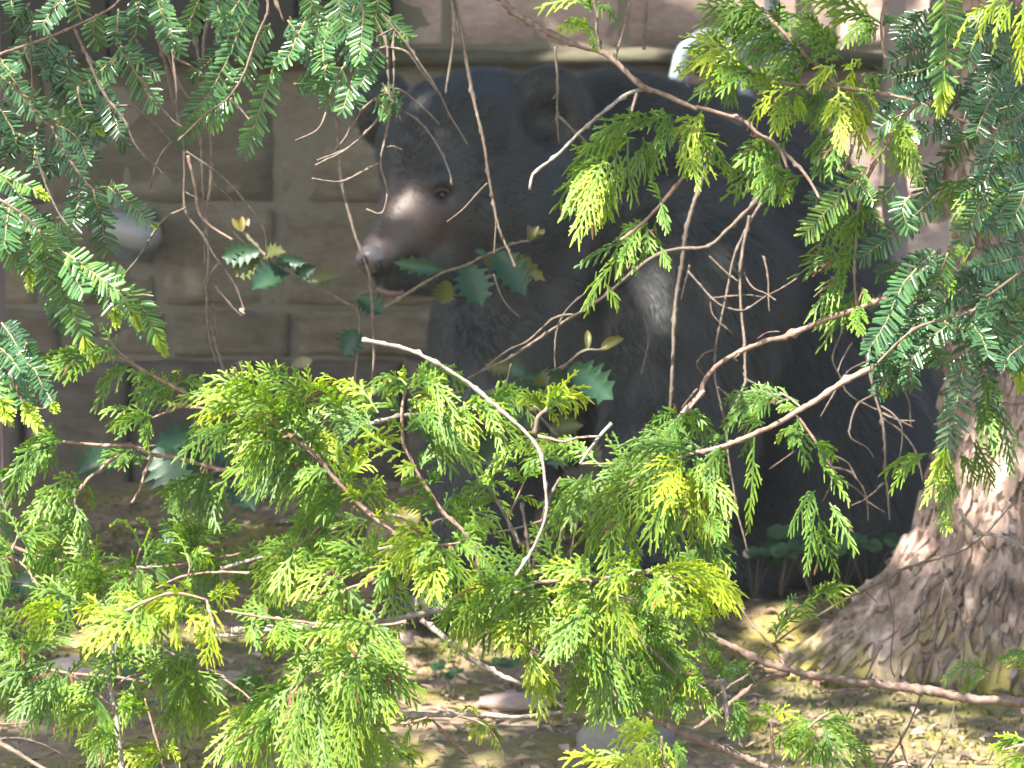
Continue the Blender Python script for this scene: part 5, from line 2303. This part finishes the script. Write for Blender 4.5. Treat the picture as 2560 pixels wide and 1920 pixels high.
hemlock('tangled dark hemlock boughs filling the right side behind the cedar', 4.25,
        [('T3', '2400,980>2212,910>2050,840>1860,790>1700,720>1510,640>1250,590', 6), ('T3', '2280,600>2212,650>2080,830', 5), ('T3', '2300,60>2212,200>2100,330', 5)], '''
T3 2200,120>2090,220>1980,290>1860,330 40 .2
T3 2230,330>2100,410>1990,480>1850,590 42 .2
T3 1800,300>1700,210>1600,170>1480,140 38 .15
T3 1660,270>1540,310>1420,370>1330,410 38 .15
T3 1700,420>1540,450>1380,480>1250,480 38 .15
T3 1780,520>1640,560>1500,590>1360,640 38 .15
T3 2240,450>2120,530>1990,610>1830,720 42 .2
T3 2230,650>2130,680>2050,700>1950,730 40 .2
T3 2212,560>2160,660>2120,730>2080,800 40 .2
T3 1600,560>1500,600>1400,640>1320,700 36 .2
T3 1500,640>1590,680>1700,720 32 .3
T3 1520,680>1420,740>1340,780>1280,830 38 .35
T3 1920,830>1830,900>1750,970>1690,1040 38 .3
T3 2230,1080>2170,1130>2100,1220 38 .2
T3 2230,930>2140,1000>2060,1090 36 .2
T3 1980,520>1930,640>1900,740 38 .18
T3 1950,60>1900,180>1880,300 40 .2
T3 2140,20>2080,130>1980,200 40 .2
T3 2212,220>2130,310>2060,410 40 .2
T3 1580,60>1480,200>1440,300 36 .12
T3 1850,660>1760,640>1620,650 36 .2
T3 1760,760>1660,830>1560,870 36 .25
T3 2220,780>2150,830>2110,900 36 .2
T3 2080,650>2010,740>1960,800 38 .2
T3 1600,780>1500,860>1440,960 38 .3
T3 2240,1250>2140,1290>2040,1380 38 .2
T3 2230,1400>2130,1440>2050,1520 38 .2
T3 1680,1060>1600,1150>1560,1250 36 .25
''', seed=7)
hemlock('pale lit hemlock shoot reaching left across the bear back', 4.0,
        [('T3', '1320,960>1220,1070', 4)], '''
T3 1220,1070>1090,1200>960,1340>790,1520 42 .6
T3 1130,1160>1200,1230>1240,1290 30 .5
T3 1380,1180>1330,1240>1260,1310 40 .4
T3 1640,1260>1450,1440>1300,1560>1160,1660 42 .3
T3 1480,1260>1430,1340>1470,1470 40 .35
''', seed=8)
hemlock('dense dark green hemlock bough low at right before the tree trunk', 4.05,
        [('T6', '2260,40>2180,110>1980,260>1850,400', 5), ('T6', '1750,-60>1600,60>1440,180>1300,280', 4), ('T6', '1900,340>1700,400>1500,480>1240,715', 5)], '''
T6 1640,-30>1440,170>1330,420>1200,620 42 .35
T6 1600,-20>1450,60>1280,110 40 .3
T6 1700,300>1500,450>1350,650>1220,730 42 .3
T6 1800,400>1620,520>1500,650>1400,770 42 .3
T6 1560,540>1530,610>1512,660 36 .3 30
T6 1450,700>1390,770>1340,850 36 .35 22
T6 2230,80>2100,170>1980,260 44 .45
T6 1850,400>1820,700>1760,1050>1695,1260 46 .3 42
T6 2050,300>2110,420>2160,560>2180,740 44 .45 36
T6 2060,310>1960,330>1880,390 40 .4
T6 1920,90>1780,220>1640,330 40 .3
T6 2230,400>2160,310>2070,250 38 .5
T6 1720,-20>1680,100>1650,220 38 .3
T6 2000,50>1880,150>1750,260 40 .25
T6 2230,-10>2060,40>1900,70 40 .25
T6 1500,450>1420,500>1280,520 38 .3
T6 1520,300>1400,330>1240,310 40 .25
T6 1600,560>1650,640>1680,700 38 .3
T6 1300,620>1370,720>1440,800 36 .3
T6 1330,700>1300,820>1260,900 30 .3
T6 1500,640>1480,760>1500,840 34 .25
T6 2180,110>2210,240>2230,330 40 .4
T6 2230,560>2120,640>2080,740 38 .25
T6 1700,420>1780,460>1860,470 36 .25
T6 2200,-60>2100,-10>1980,-20 38 .25
T6 1860,420>1940,520>1980,640 38 .25
T3 2240,980>2130,1180>2000,1300>1880,1420 42 .3
T3 2140,1180>2080,1340>1960,1480 40 .3
T3 2060,1000>1960,1160>1820,1240 40 .25
T3 2040,880>1980,1000>1860,1060 40 .25
T3 2240,1130>2200,1300>2100,1460 42 .3
T3 1960,1240>1900,1380>1800,1560 40 .25
T6 2140,-20>2060,120>1960,200 42 .35
T6 1980,160>1920,330>1900,480 42 .25
T6 2100,260>2020,420>2000,560 42 .3
T6 2000,360>1930,480>1920,620 40 .3
T3 2240,300>2120,380>2000,450 42 .25
T3 2240,160>2130,180>2000,210 42 .2
T3 2050,380>1990,480>1960,600 40 .25
T3 2230,520>2150,600>2100,700 42 .25
T3 2200,20>2150,120>2140,240 42 .25
T3 1960,200>1880,300>1840,420 40 .2
T3 2240,700>2160,760>2060,790 40 .3
T3 2230,860>2140,900>2020,920 40 .25
T3 2240,1020>2170,1060>2120,1140 40 .3
T3 2000,640>1940,760>1900,880 38 .3
T6 2240,180>2150,220>2060,230 42 .3
T6 2240,480>2160,520>2090,600 40 .3
T6 2050,160>1990,270>1960,400 40 .25
T6 1960,420>2030,540>2060,700 38 .2
T6 1620,200>1560,330>1540,460 38 .2
T6 1420,560>1360,600>1260,640 36 .25
''', seed=9)

# ------------------------------------------------------------------ bare twigs
bare('long white bare twig arching from above the bear foot down to the cedar', 3.8, '''
PX 905,847>1010,872>1090,905>1180,965>1260,1030>1330,1100>1355,1150>1365,1230>1366,1280>1350,1330>1320,1390>1290,1440 6.8 grey
Z2 1640,770>1760,800>1880,830>2010,790>2212,775 5 red
Z3 480,290>360,420>260,540>180,655 6 grey
Z2 1720,1430>1760,1300>1840,1160 5 dead
''', dj=.02)
bare('pale twig lying flat across the bottom, bleached white', 4.1, '''
T8 280,1312>650,1300>860,1306>1100,1325>1280,1310>1500,1270 9.5 grey
T8 600,1340>700,1450>820,1560>900,1660 5 red
''')
bare('grey brown twig falling diagonally below the black paw', 4.1, '''
T8 520,690>650,800>850,950>1050,1060>1240,1130>1480,1270>1700,1350>1900,1410 9 grey
''')
bare('thick scaly grey branch end jutting left below the bear paw', 4.0, '''
T8 -700,760>-50,725>250,705>400,690>520,660>680,630 13 grey
T8 420,720>360,780>320,830 4 red
''')
bare('thick smooth brown branch forking across the lower right', 4.4, '''
T9 2300,1225>2212,1222>1900,1205>1550,1140>1200,1100>900,1060>720,1010>500,950>300,850>140,780>-70,690>-180,650 15 brown
T9 700,1020>560,1070>420,1160>250,1290>80,1410 10 brown
T9 1180,1130>1000,1155>850,1165 6 brown
T9 540,990>330,1110>120,1280 4 dead
T9 230,240>400,640>590,860>680,1010 5 red
''', dj=.03)
bare('stout rough brown branch running off the bottom right of centre', 4.05, '''
T8 1000,760>1100,830>1300,930>1500,1070>1700,1240>1950,1310>2212,1420>2500,1540>2700,1620>3000,1720 17 brown
T8 2100,1360>2350,1480>2600,1600 6 brown
''', dj=.02)
bare('long straight thin twig slanting from the trunk down to the forked branch', 4.5, '''
T9 2130,-60>2090,0>1960,140>1800,250>1500,340>1180,500>850,680>620,840>420,1010 5 dead
T9 1660,300>1750,550>1830,800>1800,1080>1760,1240>1720,1400>1590,1660 3.2 dead
T9 1740,1350>1790,1415 3 dead
T9 1700,480>1640,800>1580,1080>1430,1450>1290,1660 4.5 dead
T9 1420,1460>1470,1660 3 dead
T9 1330,450>1370,700>1360,1000>1385,1055 2.5 dead
T9 1560,500>1550,730 2.5 dead
T9 1180,500>1260,575 2.5 dead
T9 1300,850>1180,1110>1030,1410 3 dead
T9 970,1180>1060,1330>1150,1480>1190,1560 3 dead
''')
bare('short white crooked twig in front of the trunk at the right edge', 4.3, '''
T9 1790,-20>1900,120>2100,170>2230,250 6 grey
''')
bare('shaggy red brown peeling branch rising right across the bear belly', 4.1, '''
T6 1340,260>1100,360>900,420>680,520>560,540>400,610>250,700>160,800>130,880>0,1020>-60,1100 9 red
T6 110,850>60,910>10,980 3 dead
T6 500,535>560,500>640,495 2.5 red
T6 380,625>340,660>370,680 3 red
''', dj=.02)
bare('tall pale twig standing upright in front of the bear chest', 4.6, '''
PX 1790,350>1745,470>1720,560>1700,680>1685,800>1680,900>1675,1060>1670,1240 6.5 dead
T2 1905,590>1870,740>1830,890 5 dead
''', dj=.02)
bare('long diagonal twig crossing the bear from its shoulder to the holly', 4.5, '''
PX 1949,400>1895,490>1855,537>1817,575>1770,614>1690,622>1640,640>1560,700>1480,760>1400,812>1340,850>1260,900>1170,950 6 dead
T5 1500,380>1380,400>1220,540>1080,600>950,700>890,770 3.5 dead
T5 1560,250>1450,350>1390,500>1390,720 3 dead
T5 1100,690>1080,770>1060,850 3 dead
T5 850,830>820,900>790,940 3.5 dead
T5 820,870>740,880>680,910 3 dead
''', dj=.03)
bare('thicket of hair thin grey twigs over the bear side', 4.7, '''
T6 440,-260>400,0>390,200>400,400>410,560>420,780>400,850>320,1000 5 dead
T6 520,-350>440,-200>350,0>300,250>240,500>225,650>230,800>260,950>280,1060>300,1250>350,1500>370,1660>430,1900 4 dead
T6 50,100>200,260>300,330>420,350>550,260>660,200>750,140 3 dead
T6 190,0>290,100>370,160 3 dead
T6 210,270>400,250>530,265 2.6 dead
T6 410,100>470,200>550,240>620,280 2.6 dead
T6 530,0>560,130>575,360 3 dead
T6 60,60>10,280 3 dead
T6 190,280>210,380>340,490 2.5 dead
T6 230,600>150,630>110,700>150,760 2.6 dead
T6 240,840>340,920 2.5 dead
T6 410,790>540,850>640,940>760,1040 3.4 dead
T6 740,1250>650,1320>580,1370 2.5 dead
T6 -230,400>-200,560>-250,760 2.4 dead
''', dj=.08)
bare('curling thin twigs against the dark rump of the bear', 4.6, '''
T6 1040,480>980,650>1030,770>1080,880>1200,960>1500,1100 3 dead
T6 1150,440>1200,650>1250,870>1300,1040>1310,1200>1330,1450>1340,1700 5 dead
T6 1190,680>1080,740>1000,860>905,1030 3 dead
T6 1250,890>1150,950>1100,1080>1100,1170>1200,1230>1250,1300 3 dead
T6 1300,1040>1420,1130>1520,1270>1560,1450 3.4 dead
T6 1290,970>1380,1030>1430,1100>1430,1200>1400,1320 2.8 dead
T6 1430,850>1480,950>1485,1090 2.6 dead
T6 1300,1010>1400,1050>1510,1055 2.6 dead
T6 960,1350>1080,1380>1150,1450>1200,1560>1210,1700 3.4 dead
T6 990,1290>1080,1330>1140,1430 2.8 dead
T6 1010,1440>1130,1490>1200,1570 2.8 dead
T6 1310,1460>1200,1560>1100,1610 2.8 dead
T6 1210,1580>1320,1650 2.8 dead
T6 980,1460>920,1580 2.6 dead
T6 1110,560>1040,680>1010,740 2.6 dead
''', dj=.08)
bare('pair of tall upright thin stems before the left wall', 4.5, '''
T1 1230,150>1300,450>1310,600>1290,800>1300,1100>1320,1700 5 dead
T1 1390,-40>1310,300>1350,800>1360,1050>1330,1350>1340,1646>1335,2000>1360,2200>1390,2330 5.5 dead
T4 1350,400>1390,580>1460,800 6 dead
T1 980,100>1040,320>1080,500>1120,720 6 dead
T1 1040,280>1120,470>1220,640 5 dead
T1 880,260>960,480>1090,640 4 dead
T4 1380,200>1500,330>1560,380 4.5 dead
T4 1370,300>1410,560 4 dead
''', dj=.1)
bare('forked drooping dead twig hanging in the gap left of the bear', 4.1, '''
T1 1080,-30>1110,300>1130,560>1145,760>1165,860>1180,960>1190,1330>1300,1500>1380,1646>1500,1816>1570,2000 5 dead
T1 1190,1330>1050,1420>890,1646>800,1760 4.5 dead
T1 1200,970>1380,1100>1560,1270>1690,1460>1712,1650 4.2 dead
T1 1210,1000>1260,1200>1300,1390>1500,1540 5.5 red
T1 1190,1240>1350,1320>1480,1470>1570,1560 4 dead
T1 1360,1180>1440,1240>1520,1340 3.8 dead
T1 1110,905>1010,1030>960,1220>995,1250 4.8 dead
T1 1100,910>1010,800>860,690>730,680 4.5 dead
T4 1400,50>1340,120>1300,190 4 dead
T4 1550,340>1575,370 6 red
''', dj=.04)
bare('slender dead twigs slanting down right from the upper left hemlock', 4.0, '''
T1 480,180>560,350>620,500>700,640>800,780>890,960>1040,1115 4.5 dead
T1 900,480>1080,740>1170,820 4.2 dead
T1 1130,370>1220,410>1310,480 3.8 dead
T1 1480,650>1540,700>1600,770 4 dead
T1 240,1000>300,1200>400,1400>480,1490 4 dead
T1 190,310>200,450>205,620 3 dead
''', dj=.04)
bare('spidery drooping dead twig with curved fingers before the bear brow', 4.05, '''
T2 260,90>340,190>460,340>620,570>720,760>815,930 4.2 dead
T2 220,110>300,310>310,560>320,720>290,900>270,1050>310,1220>270,1370>170,1340 4.8 dead
T2 300,310>420,330>500,410>630,580 4 dead
T2 310,290>210,330>120,400>60,560 4 dead
T2 340,190>210,240 3.4 dead
T2 350,200>350,560>370,700>400,780 3.6 dead
T2 310,570>400,580>550,710>640,800 4.6 dead
T2 300,600>150,700>60,850>-20,960 4.4 dead
T2 310,690>150,870>0,980>-160,1060 4.6 dead
T2 370,700>490,760>600,900>690,1080>722,1190 4.4 dead
T2 300,945>350,940>400,965 3.6 dead
T2 270,1045>130,1110>0,1170>-180,1150 4 dead
T2 -90,720>-150,830>-290,900 4 dead
T1 2212,960>2120,1000>2040,1032 4 dead
''', dj=.04)
bare('long thin hanging stem passing left of the bear nose', 4.3, '''
PX 825,180>832,218>845,340>860,486>885,580>910,650>925,700>933,780>936,860>927,965 5.5 dead
''', dj=.03)
bare('two thin stems dropping across the bear cheek to the holly', 4.4, '''
T2 730,-30>780,200>850,600>920,870>960,1150>1010,1430>1100,1646>1130,1720 5.8 dead
T2 710,-30>740,150>720,350>680,600 5 dead
T2 950,1180>800,1340>690,1430 3 dead
T2 1010,1430>990,1640 3 dead
B2 1560,1150>1640,1400>1740,1550>1830,1630 3 dead
''', dj=.03)
bare('single short twig hanging in front of the near ear', 4.1, '''
T2 1385,300>1400,600>1405,760>1410,920 4.6 dead
T2 1405,750>1530,860>1650,970 4 dead
T2 1398,610>1370,635 3 dead
''', dj=.03)
bare('thin dark upright stem at the top before the pink stones', 5.2, '''
T2 1975,-40>1965,140>1955,320 7 dead
T3 -20,430>20,500>60,560 4 dead
''', dj=.03)
bare('faint leaning twigs standing on the ground under the cedar', 4.5, '''
T8 1160,-60>1210,220>1215,400 5 dead
T8 1320,-30>1280,150>1235,390 6 dead
T8 1400,-120>1422,20>1410,200>1400,380 4 dead
T8 1510,-120>1520,30>1500,200>1480,380 4 dead
T8 1300,50>1100,120>800,170 4 dead
T8 1700,-70>1560,10>1420,60 4 dead
T8 300,20>430,50>545,115 6 grey
T8 560,110>620,60>690,40 4 dead
''', dj=.08)
bare('white ringed bare twig sloping down left behind the hanging fronds', 4.05, '''
Z5 1420,40>1340,85>1130,190>830,330>300,490>200,530 8 grey
Z5 1370,60>1260,20>1220,-60 5 grey
Z5 150,1140>280,1140>410,1128 7 grey
Z5 1320,480>1260,570 7 grey
Z5 850,790>790,850 7 grey
''', dj=.02)
bare('brown stick poking up from the bottom left corner', 4.2, '''
T7 -80,1430>0,1480>130,1560>300,1670 9 dead
T7 0,1455>150,1460>350,1540>470,1660 4.5 dead
T7 -20,1360>150,1360>240,1340 3 dead
T7 1050,880>1160,940 4 dead
T7 850,930>940,980 4 dead
T7 1330,1010>1450,1080>1560,1150>1640,1230 4 red
T7 1340,1270>1420,1290 4 dead
''', dj=.08)

# ------------------------------------------------------------------ holly
HP = lambda a: (1.0 - abs(2 * a - 0.95) ** 2.2) if a < .97 else 0.02


def holly(label, d, stems, leaves, seed):
    r = random.Random(seed)
    o = root('holly_sprig', label, 'holly', P(*parse_pts(stems[0][0], stems[0][1])[0], d), 'holly sprigs before the wall and bear')
    for t, s, r0 in stems:
        twig(o, t, s, d, r0, r0 * .6, 'holly_stem', 'stem', dj=.02)
    for line in leaves.strip().split('\n'):
        q = line.split()
        a, b = parse_pts(q[0], q[1])
        wpx, fr, tooth = float(q[2]), float(q[3]), int(q[4])
        p0, p1 = P(*a, d + r.uniform(-.01, .01)), P(*b, d + r.uniform(-.03, .02))
        nr = Vector((r.uniform(-.35, .35), -1, r.uniform(.1, .7)))
        vs, fs = blade(p0, p1, wpx * d / F, nr, r.uniform(.25, .6), 16 if tooth else 7, lambda x: max(.03, math.sin(math.pi * min(1, .05 + .95 * x)) ** .7), tooth, bow=r.uniform(-.04, .14))
        mesh('leaf' if tooth else 'bud', vs, fs, M['holly'], o, attrs={'leaf_tone': [fr] * len(vs)})


holly('holly sprig left of the bear nose with pale upright buds', 4.9,
      [('PX', '606,575>645,622>680,652>739,690>816,730>860,757>892,770>898,800>893,900>888,960', 5)], '''
PX 648,628>556,642 27 .2 1
PX 645,640>590,690 30 .72 1
PX 660,640>715,630 18 .72 1
PX 716,678>630,724 36 .25 1
PX 690,655>765,655 16 .2 1
PX 770,700>850,690 18 .75 1
PX 740,690>790,668 20 .2 1
PX 897,745>955,785 30 .2 1
PX 899,830>860,890 32 .2 1
PX 606,577>580,545 9 .9 0
PX 606,577>605,540 8 .95 0
PX 608,577>622,545 9 .9 0
''', 1)
holly('spiny holly sprig hanging across the bear chin with olive buds', 4.85,
      [('B2', '350,1525>700,1300>1000,1130>1240,1060>1500,930>1850,800>1930,790', 5)], '''
B2 1010,1110>460,1030 20 .3 1
B2 1240,1070>1410,1510 42 .32 1
B2 1550,940>1880,1390 40 .3 1
B2 1740,930>2110,1230 17 .8 1
B2 1040,1230>985,1480 26 .72 1
B2 1480,950>1335,905 9 .3 1
B2 1440,960>1560,1080 22 .72 1
B2 1930,790>1930,625 9 .8 0
B2 1935,790>2040,630 10 .8 0
B2 1940,790>2105,670 9 .8 0
B2 1900,800>1980,740 8 .8 0
''', 2)
holly('low holly sprig with two olive buds in front of the foreleg', 4.85,
      [('T5', '900,880>1040,850>1200,770>1400,720>1560,610>1680,600>1790,540', 5)], '''
T5 1480,715>1750,915 42 .3 1
T5 1180,775>1490,810 24 .3 1
T5 1060,720>1200,760 28 .3 1
T5 1120,720>930,700 22 .72 1
T5 1250,790>1340,840 26 .75 1
T5 1110,850>1300,870 22 .3 1
T5 900,880>720,950 26 .25 1
T5 920,900>980,1010 26 .25 1
T5 1590,605>1590,475 9 .85 0
T5 1680,600>1830,530 15 .85 0
T5 1690,598>1800,505 10 .85 0
''', 3)
holly('glossy dark holly leaves at left under the feathery cedar', 4.55,
      [('T4', '1400,1180>1300,1190>1100,1215>950,1222>800,1280', 4)], '''
T4 1000,1235>1185,1500 52 .25 1
T4 1090,1240>1290,1400 40 .25 1
T4 780,1290>490,1410 42 .2 1
T4 1500,1440>1640,1640 34 .1 1
T4 1260,1150>1000,1215 34 .2 1
T4 1420,1130>1200,1130 30 .2 1
T4 1480,1290>1330,1200 40 .2 1
''', 4)
holly('two dull holly leaves half buried in the left edge cedar', 4.6,
      [('T7', '-60,420>80,450>300,450>470,440', 4)], '''
T7 260,470>70,470 36 .25 1
T7 330,440>510,420 24 .15 1
T7 60,480>-40,580 36 .15 1
T7 1160,130>1020,140 26 .2 1
T7 1060,980>1130,880 28 .35 1
T7 770,990>860,1090 26 .4 1
''', 5)
holly('holly leaves in deep shade behind the cedar at the bear foot', 5.3,
      [('T5', '1100,900>1250,1000>1450,1200>1600,1300', 4)], '''
T5 1120,920>980,930 30 .2 1
T5 1200,1000>1060,1080 34 .2 1
T5 1280,1080>1120,1130 30 .72 1
T5 1350,1130>1560,1090 30 .72 1
T5 1450,1210>1330,1330 36 .2 1
T5 1560,1290>1680,1330 34 .72 1
T5 1050,1160>900,1320 50 .2 1
T8 1680,240>1830,270 26 .2 1
T8 1950,260>1740,250 22 .2 1
''', 6)
a, b = P(*tx('T4', 1945, 715), 6.9), P(*tx('T4', 1935, 640), 6.9)
vs, fs = blade(a, b + Vector((0, -.01, 0)), 0.021, (0.1, -1, .3), .2, 7)
o = mesh('dry_leaf', vs, fs, M['paleleaf'], None, origin=a)
tag(o, 'pale dry leaf caught on the wall base above the bright cedar', 'leaf')
